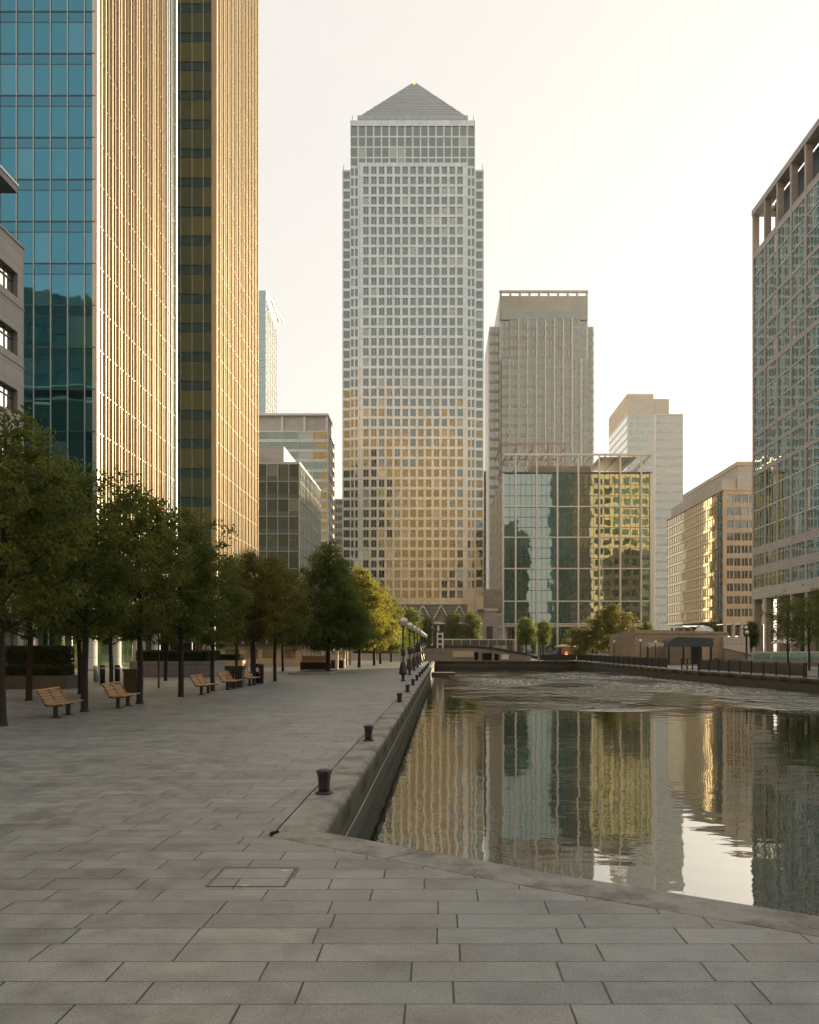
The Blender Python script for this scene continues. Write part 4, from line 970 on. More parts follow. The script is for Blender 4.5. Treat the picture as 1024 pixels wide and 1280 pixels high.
# ------------------------------------------------------------------ small buildings between
office('slab_office', 'narrow sandy slab between the pyramid tower and the glass office', 'office', Xp(603, 360), Xp(612, 360), 360, 385, Zp(590, 360), 3.9, 2, 4, 'gtower', 'stonewarm', 'stonewarm', 0.45).done()
office('far_office', 'small distant sunlit office squeezed between the glass office and the warm stone office', 'office', Xp(812, 430), Xp(838, 430), 430, 445, Zp(688, 430), 3.9, 8, 4, 'gwarm', 'stonewarm', 'stonewarm', 0.4).done()
b = Building('stone_podium', 'stepped grey stone podium at the foot of the pyramid tower', 'building', (Xp(615, 215), 220, 0))
Yp_ = 212.0; q = lambda p: Xp(p, Yp_)
b.box('wall', 'stonegrey', q(605), q(622), Yp_, 226, 0, Zp(764, Yp_)); b.box('wall', 'stonedark', q(606), q(629), Yp_+2, 226, Zp(764, Yp_)+.002, Zp(736, Yp_))
b.box('round_stair', 'stonewarm', q(597), q(604.6), Yp_-1, Yp_+6, Zp(762, Yp_), Zp(746, Yp_)); b.box('wall', 'stonegrey', q(596), q(604.8), Yp_+.3, 226, 0, Zp(763, Yp_))
b.fbox('door', 'core', 'F', Yp_, q(608), q(616), 0, Zp(783, Yp_), 0, .1)
b.box('parapet', 'stonepale', q(604.9), q(622.3), Yp_-.2, Yp_+.3, Zp(764, Yp_)+.003, Zp(763, Yp_)+.6)
b.done()

# ------------------------------------------------------------------ buildings behind the camera (met only as reflections in glass and water)
def backdrop(name, label, x0, x1, y0, y1, z1, wall, g, fh=4.0, bw=3.0):
    b = Building(name, label, 'office tower', ((x0+x1)/2, (y0+y1)/2, 0))
    b.box('wall', wall, x0, x1, y0, y1-.5, 0, z1)
    nb = int((x1-x0)/bw); nf = int(z1/fh)-1
    for i in range(nb+1): b.box('wall', wall, x0+(x1-x0)*i/nb-.4, x0+(x1-x0)*i/nb+.4, y1-.5, y1+.02, 0, z1)
    for k in range(nf+1):
        b.fbox('wall', wall, 'B', y1-.5, x0, x1, k*fh, k*fh+fh*.4, 0, .46)
        for i in range(nb):
            if k < nf: b.win(g, 'B', y1-.5, x0+(x1-x0)*i/nb+.41, x0+(x1-x0)*(i+1)/nb-.41, k*fh+fh*.4, k*fh+fh, .01, .1)
    b.box('roof_plant', wall, x0+(x1-x0)*.2, x1-(x1-x0)*.25, y0+5, y1-6, z1+.002, z1+7)
    b.done()
backdrop('office_tower', 'broad sunlit golden stone tower seen only mirrored in the glass office', 108, 150, -140, -90, 118, 'amber', 'gwarm')
backdrop('office_tower', 'tall dark glass tower seen only mirrored in the middle of the glass office', 82, 105, -130, -85, 124, 'gteal', 'gteal')
backdrop('office', 'low dark block added as shadow before the golden mirrored tower', 105.5, 156, -84, -72, 63, 'gteal', 'gteal')  # added in place of the shadow over the golden tower's foot
backdrop('office_tower', 'lower dark tower seen only mirrored at the left of the glass office', 38, 62, -125, -85, 80, 'gteal', 'gteal')
for x0_, x1_, z_, lab in ((-114, -62, 232, 'tallest sunlit sandstone tower added behind the viewer, mirrored at the left of the pyramid tower'), (-58, -22, 176, 'shorter sunlit sandstone tower added behind the viewer, mirrored in the middle of the pyramid tower'), (-20, 30, 200, 'mid height sunlit sandstone tower added behind the viewer, mirrored at the right of the pyramid tower')):
    backdrop('office_tower', lab, x0_, x1_, -190, -130, z_, 'amber', 'gwarm', 4.2, 4.5)  # heights and amber walls shaped for the gold mirrored in the pyramid tower
backdrop('office_tower', 'dark stepped office behind the viewer, mirrored in the blue glass tower', -165, -80, -60, -35, 82, 'gteal', 'gteal', 4.0, 4.0)
# ------------------------------------------------------------------ trees
def leaf_mesh(name, pts, nrm, size, mat, rs):
    n = len(pts)
    up = rs.normal(size=(n, 3)); nrm = nrm/np.maximum(1e-6, np.linalg.norm(nrm, axis=1))[:, None]
    a = np.cross(nrm, up); a /= np.maximum(1e-6, np.linalg.norm(a, axis=1))[:, None]
    b = np.cross(nrm, a)
    L = (size*rs.uniform(0.65, 1.35, n))[:, None]; W = L*rs.uniform(0.42, 0.6, n)[:, None]
    fold = nrm*L*rs.uniform(-0.18, 0.18, n)[:, None]
    v = np.empty((n, 4, 3)); v[:, 0] = pts-a*L*.5; v[:, 1] = pts+b*W*.5+fold; v[:, 2] = pts+a*L*.5; v[:, 3] = pts-b*W*.5+fold
    me = bpy.data.meshes.new(name); me.vertices.add(4*n); me.loops.add(4*n); me.polygons.add(n)
    me.vertices.foreach_set('co', v.reshape(-1)); me.loops.foreach_set('vertex_index', np.arange(4*n, dtype=np.int32))
    me.polygons.foreach_set('loop_start', np.arange(0, 4*n, 4, dtype=np.int32)); me.polygons.foreach_set('loop_total', np.full(n, 4, dtype=np.int32))
    me.materials.append(mat); me.update(calc_edges=True)
    return me
def make_tree(name, label, seed, Ht, base, Rad, shape, leaves, lsize, mat, trunk_r=0.15, lean=0.0, group=None, clump=0.42, gaps=0.35):
    """tapered trunk with limbs and twigs; leaves hang in clumps round the twig ends, inside an uneven envelope"""
    r = random.Random(seed); rs = np.random.RandomState(seed)
    t = thing(name, label, 'tree', (0, 0, 0), 0, group, world=False)
    mb = MB(); tops = []
    env_ph = [r.uniform(0, 6.28) for _ in range(6)]
    def env(f, th):
        if shape == 'round': k = max(0.0, 1-abs(2*f-0.95)**2.4)**0.5
        elif shape == 'cone': k = (1-f)**0.75*min(1, 0.35+f*5)
        elif shape == 'block': k = max(0.0, 1-abs(2*f-1)**4.5)**0.5
        elif shape == 'weep': k = max(0.0, 1-abs(2*f-0.8)**2.2)**0.5
        w_ = 1+0.16*math.sin(2*th+env_ph[0])+0.12*math.sin(3*th+env_ph[1]+f*4)+0.12*math.sin(5*f*3.1+env_ph[2])+0.10*math.sin(7*th+f*9+env_ph[3])
        return Rad*k*w_
    tz = [0, .12, base*.5, base, base+(Ht-base)*.35, base+(Ht-base)*.7, Ht*.96]
    tp = []
    for i, z in enumerate(tz):
        j = 0.02+0.035*z/ max(1, Ht)*4
        tp.append(Vector((lean*z+r.uniform(-j, j)*(i > 1), r.uniform(-j, j)*(i > 1), z)))
    rr = [trunk_r*1.35, trunk_r*1.05, trunk_r*.95, trunk_r*.85, trunk_r*.55, trunk_r*.3, trunk_r*.08]
    mb.tube(tp, rr, 12)
    def along(z):
        for i in range(len(tz)-1):
            if tz[i] <= z <= tz[i+1]:
                f = (z-tz[i])/(tz[i+1]-tz[i]); return tp[i].lerp(tp[i+1], f), rr[i]*(1-f)+rr[i+1]*f
        return tp[-1], rr[-1]
    nl = 18 if shape != 'cone' else 34
    for k in range(nl):
        f0 = (k+.5)/nl; z0 = base*.92+(Ht-base)*.78*f0**1.1
        p0, r0 = along(z0); th = k*2.39996+r.uniform(-.4, .4)
        rise = (0.9-f0*.2)*r.uniform(.5, 1.1) if shape != 'cone' else r.uniform(-.1, .35)
        zt_ = min(Ht*.97, z0+rise*Rad*.8); ft = (zt_-base)/(Ht-base)
        ln = env(min(.98, max(.02, ft)), th)*r.uniform(.72, .95)
        p3 = p0+Vector((math.cos(th)*ln, math.sin(th)*ln, zt_-z0))
        p1 = p0.lerp(p3, .35)+Vector((r.uniform(-.1, .1), r.uniform(-.1, .1), r.uniform(-.02, .16)*Rad*.4)); p2 = p0.lerp(p3, .7)+Vector((r.uniform(-.12, .12), r.uniform(-.12, .12), r.uniform(0, .12)))
        rl = max(.012, r0*.42)
        mb.tube([p0, p1, p2, p3], [rl, rl*.75, rl*.48, rl*.15], 6, False)
        tops += [p3, p2, p1.lerp(p2, .5)]
        for q in range(4):
            f = r.uniform(.3, .95); s0 = p1.lerp(p3, f); d = Vector((r.uniform(-1, 1), r.uniform(-1, 1), r.uniform(-.5, .9))).normalized()*r.uniform(.3, .6)*Rad*.5
            s1 = s0+d; s1.z = max(base*.93, min(Ht*.98, s1.z))
            mb.tube([s0, s0.lerp(s1, .5)+Vector((0, 0, .04)), s1], [rl*.3, rl*.2, rl*.06], 4, False); tops.append(s1)
    mb.obj('trunk', M['bark'], t)
    # clump centres: twig ends plus points spread through the envelope, mostly near its skin
    cen = [p for p in tops]
    n_extra = int(leaves/90)
    while len(cen) < n_extra+len(tops):
        f = r.random(); th = r.uniform(0, 6.2832); e = env(f, th)
        if r.random() > (e/(Rad*1.2)): continue
        q = e*(r.random()**gaps)
        cen.append(Vector((math.cos(th)*q+lean*(base+f*(Ht-base)), math.sin(th)*q, base+f*(Ht-base))))
    per = max(6, leaves//len(cen)); P, N = [], []
    for c_ in cen:
        m_ = max(3, int(per*r.uniform(.35, 1.7))); sg = clump*r.uniform(.6, 1.25)
        d = rs.normal(size=(m_, 3))*np.array([sg, sg, sg*.62])*.62
        pts = np.array(c_)[None, :]+d; P.append(pts)
        nn = d*0.9+rs.normal(size=(m_, 3))*.55+np.array([0, 0, .55]); N.append(nn)
    P = np.concatenate(P); N = np.concatenate(N)
    keep = (P[:, 2] > base*.9-.25); P, N = P[keep], N[keep]
    me = leaf_mesh('crown', P, N, lsize, mat, rs)
    o = bpy.data.objects.new('crown', me); C.objects.link(o); o.parent = t
    return t
def put(t, loc, rz, label, sc=1.0, first=False, group=None, sz=None):
    if not first: t = copy_tree(t)
    t.location = loc; t.rotation_euler = (0, 0, rz); t.scale = (sc, sc, sz or sc); t['label'] = label
    if group: t['group'] = group
    return t

GP = 'plane trees on the left plaza'
k1 = make_tree('plane_tree', '', 11, 9.0, 2.75, 2.3, 'round', 17000, 0.15, M['leaf'], 0.13, clump=.34, gaps=.45)
k2 = make_tree('plane_tree', '', 23, 8.6, 2.7, 2.05, 'block', 16000, 0.15, M['leaf'], 0.12, clump=.34, gaps=.45)
k3 = make_tree('plane_tree', '', 37, 8.2, 2.7, 2.1, 'round', 15000, 0.15, M['leafr'], 0.11, clump=.34, gaps=.45)
T = [
 (k1, 1, (-12.5, 22.9), 0.3, 1.02, 'nearest plaza tree, its trunk cut by the left edge of the frame'),
 (k2, 1, (-12.3, 27.8), 1.9, 0.98, 'plaza tree standing between the two nearest slatted benches'),
 (k1, 0, (-11.8, 31.6), 2.7, 0.93, 'plaza tree just right of the second slatted bench'),
 (k2, 0, (-11.55, 35.9), 4.4, 0.99, 'plaza tree with leaning trunk just left of the third slatted bench'),
 (k1, 0, (-11.4, 40.4), 5.1, 0.80, 'plaza tree just right of the third slatted bench'),
 (k3, 1, (-11.1, 48.2), 0.9, 0.97, 'reddish tinged plaza tree beside the black bin and last bench'),
 (k3, 0, (-10.5, 51.4), 2.2, 0.98, 'last tree of the front plaza row, standing clear on open paving'),
 (k1, 0, (-17.1, 33.4), 3.9, 0.96, 'back row plaza tree left behind the nearest bench'),
 (k2, 0, (-17.0, 38.0), 5.6, 0.96, 'back row plaza tree in front of the dark clipped hedge'),
 (k1, 0, (-18.6, 45.5), 1.2, 0.88, 'back row plaza tree beside the slim dark bollards'),
 (k2, 0, (-17.8, 52.2), 2.9, 0.88, 'back row plaza tree in front of the long granite planter'),
 (k3, 0, (-14.0, 55.5), 4.0, 0.92, 'back row plaza tree behind the green double bin'),
 (k3, 0, (-15.4, 66.0), 5.3, 0.92, 'thin back row tree behind the last front row plaza tree'),
 (k2, 0, (-14.0, 72.0), 0.5, 0.90, 'farthest thin plaza tree beside the pale kiosk wall'),
]
for t_, first, (x, y), rz, sc, lab in T: put(t_, (x, y, 0), rz, lab, sc, bool(first), GP)
# promenade trees beyond the square
c1 = make_tree('conifer_tree', '', 51, 10.9, 1.9, 4.1, 'cone', 52000, 0.18, M['leafc'], 0.2, clump=.5)
c2 = make_tree('conifer_tree', '', 58, 10.2, 2.1, 3.7, 'cone', 42000, 0.19, M['leafg'], 0.17, clump=.5)
GC = 'conical trees along the promenade'
put(c1, (-9.6, 69.6, 0), 0.4, 'big dark conical tree rising from the square stone bed', 1.06, True, GC)
put(c2, (-8.3, 84.0, 0), 1.1, 'golden sunlit conical tree next to the big dark one', 1.04, True, GC)
put(c2, (-7.4, 92.5, 0), 2.9, 'golden sunlit conical tree, second after the big dark one', 0.98, False, GC)
put(c1, (-7.3, 101.0, 0), 3.6, 'green conical tree, next after the two golden ones', 0.88, False, GC)
put(c1, (-6.6, 112.0, 0), 5.0, 'last green conical tree of the promenade row, behind the lamps', 0.86, False, GC)
far1 = make_tree('round_tree', '', 71, 9.6, 3.2, 1.75, 'round', 11000, 0.24, M['leafc'], 0.2, clump=.6)
GF = 'round dark trees at the head of the dock'
put(far1, (-4.6, 128, 0), 0, 'dark round tree behind the row of globe lamps', .88, True, GF)
put(far1, (-2.2, 141, 0), 1, 'dark round tree between the globe lamps and the white sign frame', .80, False, GF)
put(far1, (2.6, 141, 0), 2.2, 'left tree of the dark pair behind the footbridge', .86, False, GF)
put(far1, (6.0, 142, 0), 4.2, 'right tree of the dark pair behind the footbridge', .88, False, GF)
put(far1, (14.6, 133, 0), 3.0, 'dark low tree in front of the left part of the glass office', .74, False, GF)
put(far1, (18.0, 137, 0), 5.4, 'dark low tree in front of the middle of the glass office', .70, False, GF)
put(far1, (43.5, 128, 0), 5.9, 'dark bushy tree above the pavilion, below the warm stone office', .62, False, GF)
put(far1, (39.0, 150, 0), 0.9, 'dark clump of tree above the pavilion roof beside the stepped tower', .72, False, GF)
put(far1, (48.5, 124, 0), 1.7, 'dark tree in front of the warm stone office entrance', .64, False, GF)
wl = make_tree('willow_tree', 'yellow green willow in front of the right part of the glass office', 81, 8.8, 1.4, 3.6, 'weep', 17000, 0.24, M['leafg'], 0.2, clump=.6)
wl.location = (26.8, 123.5, 0)
for c_ in wl.children:
    if c_.name.startswith('crown'):
        c_.data.materials[0] = leafmat('willow_leaves', (0.035, 0.05, 0.010), (0.12, 0.13, 0.025), (0.3, 0.28, 0.04), 0.3)
wb = make_tree('willow_tree', 'small yellow green bush tree left of the willow', 83, 5.2, .5, 1.9, 'round', 8000, 0.22, leafmat('bush_leaves', (0.045, 0.06, 0.012), (0.15, 0.15, 0.03), (0.3, 0.28, 0.04), 0.3), 0.12, clump=.5)
wb.location = (21.8, 124, 0)
r1 = make_tree('slim_tree', 'sparse young tree in front of the right office columns, left of the two', 91, 7.0, 2.1, 1.7, 'round', 2600, 0.2, M['leafc'], 0.1, clump=.5, group='young trees by the right office')
r1.location = (31.7, 72.5, 0)
put(r1, (34.1, 73.5, 0), 2.0, 'sparse young tree in front of the right office columns, right of the two', 1.08)

# ------------------------------------------------------------------ hedges and planters
def hedge_mesh(x0, x1, y0, y1, z0, z1, n, size, seed, mat):
    rs = np.random.RandomState(seed)
    dx, dy, dz = x1-x0, y1-y0, z1-z0; A = [dx*dy, dx*dz, dx*dz, dy*dz, dy*dz]; P, N = [], []
    for f, a in enumerate(A):
        m = int(n*a/sum(A)); u, v = rs.rand(m), rs.rand(m); dp = np.abs(rs.normal(size=m))*.09-.04
        if f == 0: p = np.stack([x0+u*dx, y0+v*dy, z1-dp], 1); nn = (0, 0, 1)
        elif f == 1: p = np.stack([x0+u*dx, y0+dp, z0+v*dz], 1); nn = (0, -1, 0)
        elif f == 2: p = np.stack([x0+u*dx, y1-dp, z0+v*dz], 1); nn = (0, 1, 0)
        elif f == 3: p = np.stack([x0+dp, y0+u*dy, z0+v*dz], 1); nn = (-1, 0, 0)
        else: p = np.stack([x1-dp, y0+u*dy, z0+v*dz], 1); nn = (1, 0, 0)
        P.append(p); N.append(np.array(nn)[None, :]+rs.normal(size=(m, 3))*.6)
    return leaf_mesh('foliage', np.concatenate(P), np.concatenate(N), size, mat, rs)
def planter(name, label, cat, x0, x1, y0, y1, hz, hh, mat, cap=None, seed=1, n=9000, inset=.35):
    t = thing(name, label, cat, ((x0+x1)/2, (y0+y1)/2, 0)); off = t['_o']
    m_ = MB()
    if hz > .05:
        for b_ in ((x0, x1, y0, y0+.3), (x0, x1, y1-.3, y1), (x0, x0+.3, y0+.3, y1-.3), (x1-.3, x1, y0+.3, y1-.3)): m_.box(*b_, 0, hz)
        m_.obj('box', M[mat], t); MB().box(x0+.3, x1-.3, y0+.3, y1-.3, 0, hz-.08).obj('soil', M['soil'], t)
    if cap:
        c_ = MB()
        for b_ in ((x0-.05, x1+.05, y0-.05, y0+.38), (x0-.05, x1+.05, y1-.38, y1+.05), (x0-.05, x0+.38, y0+.381, y1-.381), (x1-.38, x1+.05, y0+.381, y1-.381)): c_.box(*b_, hz+.001, hz+.09)
        c_.obj('cap', M[cap], t)
    if hh:
        me = hedge_mesh(x0+inset, x1-inset, y0+inset, y1-inset, max(.02, hz-.1), hz+hh, n, .11, seed, M['hedge'])
        me.transform(Matrix.Translation([-q_ for q_ in off]))
        o = bpy.data.objects.new('foliage', me); C.objects.link(o); o.parent = t
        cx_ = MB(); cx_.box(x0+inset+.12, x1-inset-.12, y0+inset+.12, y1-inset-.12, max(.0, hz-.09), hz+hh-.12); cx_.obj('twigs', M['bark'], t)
    return t
planter('granite_planter', 'long low granite planter with clipped hedge in front of the lobby columns', 'planter', -22.6, -16.6, 58.5, 62.5, 1.15, .75, 'granitepl', None, 5, 14000)
planter('hedge_block', 'tall dark clipped hedge block left of the granite planter', 'hedge', -25.5, -21.6, 46.0, 48.6, 0.55, 1.7, 'mulld', None, 6, 12000)
planter('hedge_block', 'low hedge in a dark stone trough behind the back row tree at far left', 'hedge', -24.5, -19.6, 42.2, 44.2, .7, .5, 'mulld', None, 7, 9000)
planter('timber_planter', 'warm timber sided planter under the golden wall of the tower', 'planter', -20.2, -16.9, 69.0, 71.0, 1.0, .5, 'stonewarm', None, 8, 5000)
planter('hedge_block', 'long dark hedge under the trees at the far end of the promenade', 'hedge', -14.0, -3.2, 128, 130.5, .3, 1.3, 'stonedark', None, 9, 9000)
t = planter('tree_bed', 'square low stone bed round the big dark conical tree', 'planter bed', -11.9, -8.5, 63.4, 71.4, .16, 0, 'granitepl')
MB().box(-11.6, -8.8, 63.7, 71.1, .081, .10).obj('earth', M['soil'], t)

rs_ = np.random.RandomState(4); t_ = rs_.rand(420)**1.6
wp = np.stack([-2.03+t_*.06+rs_.normal(size=420)*.010, 9.70+t_*.16*rs_.uniform(.5, 1, 420)+rs_.normal(size=420)*.02, .008+np.abs(rs_.normal(size=420))*.012], 1)
o = bpy.data.objects.new('weed_tuft', leaf_mesh('weed_tuft', wp, rs_.normal(size=(420, 3)), .020, M['hedge'], rs_)); C.objects.link(o)
tag(o, 'small weed tuft growing in the joint where the two copings meet', 'weed')
# ------------------------------------------------------------------ slatted benches
def make_bench():
    """local: long axis Y, sitter faces +X"""
    t = thing('slatted_bench', '', 'bench', (0, 0, 0), 0, 'slatted benches on the plaza', world=False)
    L = 1.95
    for i in range(5):
        x = .06+i*.102; z = .455-.014*i+0.004*i*i
        m_ = MB(); m_.box(x-.034, x+.034, -L/2, L/2, z-.018, z+.018); m_.obj('seat_slat', M['wood'], t)
    for i in range(6):
        f = i/5; x = -.03-.235*f**1.05; z = .50+.40*f
        a = math.atan2(.235, .40); dx, dz = math.sin(a)*.023, math.cos(a)*.023; nx, nz = math.cos(a)*.016, math.sin(a)*.016
        m_ = MB(); m_.bar((x, -L/2, z), (x, L/2, z), .030, .055)
        m_.obj('back_slat', M['wood'], t)
    for sy in (-L/2+.06, 0.0, L/2-.06):
        m_ = MB()
        m_.bar((-.02, sy, .42), (.50, sy, .42), .045, .05); m_.bar((.02, sy, .40), (-.285, sy, .91), .045, .05)
        m_.obj('bracket', M['black'], t)
    for sy in (-.55, .55):
        m_ = MB(); m_.box(.10, .22, sy-.05, sy+.05, .03, .40); m_.obj('leg', M['black'], t)
        m_ = MB(); m_.box(.02, .32, sy-.09, sy+.09, 0.004, .03); m_.obj('foot_plate', M['black'], t)
    m_ = MB(); m_.box(.13, .19, -.6, .6, .35, .398); m_.obj('spine', M['black'], t)
    return t
bench = make_bench()
BL = [((-12.35, 25.9), .10, 'nearest slatted wooden bench, between the first two plaza trees'), ((-11.95, 29.9), .06, 'second slatted wooden bench from the viewer, beside the dark plain bin'),
      ((-11.25, 38.0), .0, 'third slatted wooden bench, between two plaza trees right of the granite planter'), ((-11.1, 42.2), -.05, 'fourth slatted wooden bench, in front of the green double bin'), ((-10.95, 46.2), .04, 'farthest slatted wooden bench, in front of the black bin')]
for i, ((x, y), rz, lab) in enumerate(BL):
    if i == 0: bench.location = (x, y, 0); bench.rotation_euler = (0, 0, rz); bench['label'] = lab
    else: place(bench, (x, y, 0), rz, lab)

# ------------------------------------------------------------------ bins, slim bollards, signs on the plaza
t = thing('litter_bin', 'plain tall dark litter bin behind the second bench', 'bin', (-15.0, 39.2, 0))
MB().box(-15.32, -14.68, 38.9, 39.5, 0.02, 1.05).obj('body', M['darkgreen'], t); MB().box(-15.36, -14.64, 38.86, 39.54, 1.052, 1.16).obj('lid', M['black'], t); MB().box(-15.2, -14.8, 38.885, 38.905, .78, .95).obj('slot', M['core'], t); MB().box(-15.28, -14.72, 38.95, 39.45, 0, .019).obj('plinth', M['black'], t)
t = thing('recycling_bin', 'dark green double recycling bin with gap behind the fourth bench', 'bin', (-11.2, 44.0, 0))
for x in (-11.43, -10.93): MB().box(x-.19, x+.19, 43.75, 44.3, .03, .95).obj('body', M['darkgreen'], t)
MB().box(-11.68, -10.68, 43.7, 44.35, .953, 1.18).obj('hood', M['darkgreen'], t); MB().box(-11.2, -11.12, 43.9, 44.1, .25, .7).obj('label_plate', M['white'], t); MB().box(-11.6, -10.76, 43.8, 44.25, 0, .028).obj('plinth', M['black'], t)
t = thing('litter_bin', 'black litter bin with red and white notice behind the farthest bench', 'bin', (-10.9, 48.6, 0))
MB().lathe([(.24, 0), (.29, .03), (.29, 1.05), (.31, 1.06), (.31, 1.16), (.2, 1.2)], (-10.9, 48.6, 0), 18).obj('body', M['black'], t)
MB().box(-11.0, -10.86, 48.285, 48.312, .72, .98).obj('notice', M['white'], t); MB().box(-10.855, -10.76, 48.285, 48.312, .6, .9).obj('notice', M['redp'], t)
t = thing('slim_bollard', 'left of the two slim dark bollards before the lobby columns', 'bollard', (-20.15, 48, 0), 0, 'slim dark bollards by the lobby')
MB().lathe([(.15, 0), (.15, 1.08), (.12, 1.13), (.02, 1.14)], (-20.15, 48, 0), 14).obj('post', M['black'], t); MB().lathe([(.153, .9), (.153, .98)], (-20.15, 48, 0), 14).obj('band', M['mull'], t)
place(t, (-19.3, 48.1, 0), 0, 'right of the two slim dark bollards before the lobby columns')
t = thing('slim_bollard', 'short pale steel bollard left of the two slim dark ones', 'bollard', (-21.8, 51, 0))
MB().lathe([(.18, 0), (.18, .98), (.14, 1.02), (.02, 1.03)], (-21.8, 51, 0), 14).obj('post', M['steel'], t)
t = thing('plaza_lamp', 'slim black plaza lamp with small white lantern behind the back row trees', 'lamp', (-15.1, 43.2, 0))
MB().tube([(-15.1, 43.2, 0), (-15.1, 43.2, 3.2)], [.06, .045], 10).obj('pole', M['black'], t); MB().lathe([(.05, 0), (.11, .04), (.11, .3), (.03, .38)], (-15.1, 43.2, 3.2), 12).obj('lantern', M['globe'], t)

# ------------------------------------------------------------------ globe lamps along the quay
def make_lamp():
    t = thing('globe_lamp', '', 'street lamp', (0, 0, 0), 0, 'globe lamps along the left quay', world=False)
    MB().lathe([(.17, 0), (.17, .05), (.11, .09), (.10, .36), (.15, .40)], (0, 0, 0), 16).obj('foot', M['black'], t)
    MB().lathe([(.15, .402), (.285, .46), (.29, .52), (.255, .66), (.215, .95), (.17, 1.16), (.11, 1.27), (.06, 1.32)], (0, 0, 0), 18).obj('skirt', M['black'], t)
    MB().tube([(0, 0, 1.3), (0, 0, 3.48)], [.062, .05], 12).obj('pole', M['black'], t)
    MB().box(-.13, .13, -.11, .11, 1.62, 2.02).obj('junction_box', M['black'], t)
    MB().lathe([(.055, 3.46), (.13, 3.50), (.13, 3.545), (.09, 3.56)], (0, 0, 0), 14).obj('collar', M['black'], t)
    g = MB(); n = 14; g.lathe([(max(.02, .29*math.sin(math.pi*i/n)), 3.83-.29*math.cos(math.pi*i/n)) for i in range(n+1)], (0, 0, 0), 24)
    g = g.obj('globe', M['globe'], t)
    b_ = MB(); b_.lathe([(.293, 3.815), (.298, 3.82), (.298, 3.845), (.293, 3.85)], (0, 0, 0), 24)
    for a in (0.6, 0.6+math.pi/2):
        pts = [(.297*math.sin(2*math.pi*i/24)*math.cos(a), .297*math.sin(2*math.pi*i/24)*math.sin(a), 3.83+.297*math.cos(2*math.pi*i/24)) for i in range(25)]
        b_.tube(pts, [.009]*25, 5, False)
    b_.obj('cage', M['mulld'], t)
    return t
lamp = make_lamp()
for i in range(8):
    y = 51.8+10.6*i; lab = f'black globe lamp on the left quay, {ORD[i]} from the viewer' if i < 7 else 'black globe lamp on the left quay, farthest of the row'
    x = -2.28+0.004*(y-51.8)
    if i == 0: lamp.location = (x, y, 0); lamp['label'] = lab
    else: place(lamp, (x, y, 0), 0.3*i, lab)

# ------------------------------------------------------------------ mooring bollards on the coping
def make_bollard():
    t = thing('mooring_bollard', '', 'bollard', (0, 0, 0), 0, 'mooring bollards along the left quay', world=False)
    MB().lathe([(.135, 0.004), (.135, .028), (.105, .034), (.094, .05)], (0, 0, 0), 22).obj('flange', M['black'], t)
    MB().lathe([(.090, .04), (.088, .10), (.092, .20), (.104, .30), (.118, .335)], (0, 0, 0), 22).obj('shaft', M['black'], t)
    MB().lathe([(.119, .330), (.124, .342), (.122, .360), (.095, .378), (.05, .392), (.012, .396)], (0, 0, 0), 22).obj('cap', M['black'], t)
    for a in range(4):
        an = a*math.pi/2+.5; MB().lathe([(.011, .026), (.011, .040), (.004, .042)], (.117*math.cos(an), .117*math.sin(an), 0), 6).obj('bolt', M['black'], t)
    return t
bol = make_bollard()
BY = [12.4, 19.3, 32.4, 39.4, 46.0, 52.4, 58.6, 64.8, 71.0, 77.2, 83.4, 89.6, 95.8, 102.0]
for i, y in enumerate(BY):
    lab = ('nearest mooring bollard, close to the basin corner' if i == 0 else f'{ORD[i]} mooring bollard from the basin corner along the left quay' if i < len(BY)-1 else 'farthest mooring bollard on the left quay')
    x = QX(y)-.36
    if i == 0: bol.location = (x-.03, y, 0); bol['label'] = lab
    else: place(bol, (x, y, 0), i*.7, lab)

# ------------------------------------------------------------------ kiosk and pergolas beyond the trees
def pergola(label, x0, x1, y0, y1, h):
    t = thing('pergola', label, 'pergola', ((x0+x1)/2, (y0+y1)/2, 0), 0, 'timber pergolas under the trees')
    for x in (x0, x1):
        for y in (y0, (y0+y1)/2, y1): MB().box(x-.14, x+.14, y-.14, y+.14, 0, h).obj('post', M['stonewarm'], t)
    m_ = MB()
    for x in (x0, x1): m_.box(x-.1, x+.1, y0-.5, y1+.5, h+.001, h+.26)
    m_.obj('beam', M['wood'], t); m_ = MB()
    for i in range(9): y = y0-.3+(y1-y0+.6)*i/8; m_.box(x0-.5, x1+.5, y-.06, y+.06, h+.262, h+.42)
    m_.obj('rafters', M['wood'], t)
pergola('timber pergola with pale posts behind the big dark conical tree', -13.2, -9.9, 78, 84, 2.7)
pergola('timber pergola with pale posts farther along, behind the golden trees', -13.6, -10.6, 89, 96, 2.7)
t = thing('garden_seat', 'dark boxy planter seat just behind the big conical tree', 'seat', (-11.3, 73.5, 0))
MB().box(-12.6, -10.0, 73, 74.2, 0, .75).obj('base', M['black'], t); MB().box(-12.65, -9.95, 72.95, 74.25, .752, .84).obj('top', M['wood'], t); MB().box(-12.6, -10.0, 74.0, 74.15, .842, 1.35).obj('back', M['wood'], t)
t = thing('garden_seat', 'dark timber seat box under the first pergola', 'seat', (-10.6, 81, 0))
MB().box(-11.4, -9.5, 80.4, 81.6, 0, .8).obj('base', M['bark'], t); MB().box(-11.45, -9.45, 80.35, 81.65, .802, .9).obj('top', M['wood'], t)
t = thing('kiosk', 'low pale kiosk wall with dark roof beyond the thin back trees', 'kiosk', (-20, 92, 0))
MB().box(-24.5, -15.5, 90, 95, 0, 2.2).obj('wall', M['stonewarm'], t); MB().box(-25, -15, 89.5, 95.5, 2.202, 2.5).obj('roof', M['mulld'], t)
for i in range(4): MB().box(-24+2.1*i, -22.4+2.1*i, 89.94, 89.998, .9, 1.9).obj('window', M['gwarm'], t)
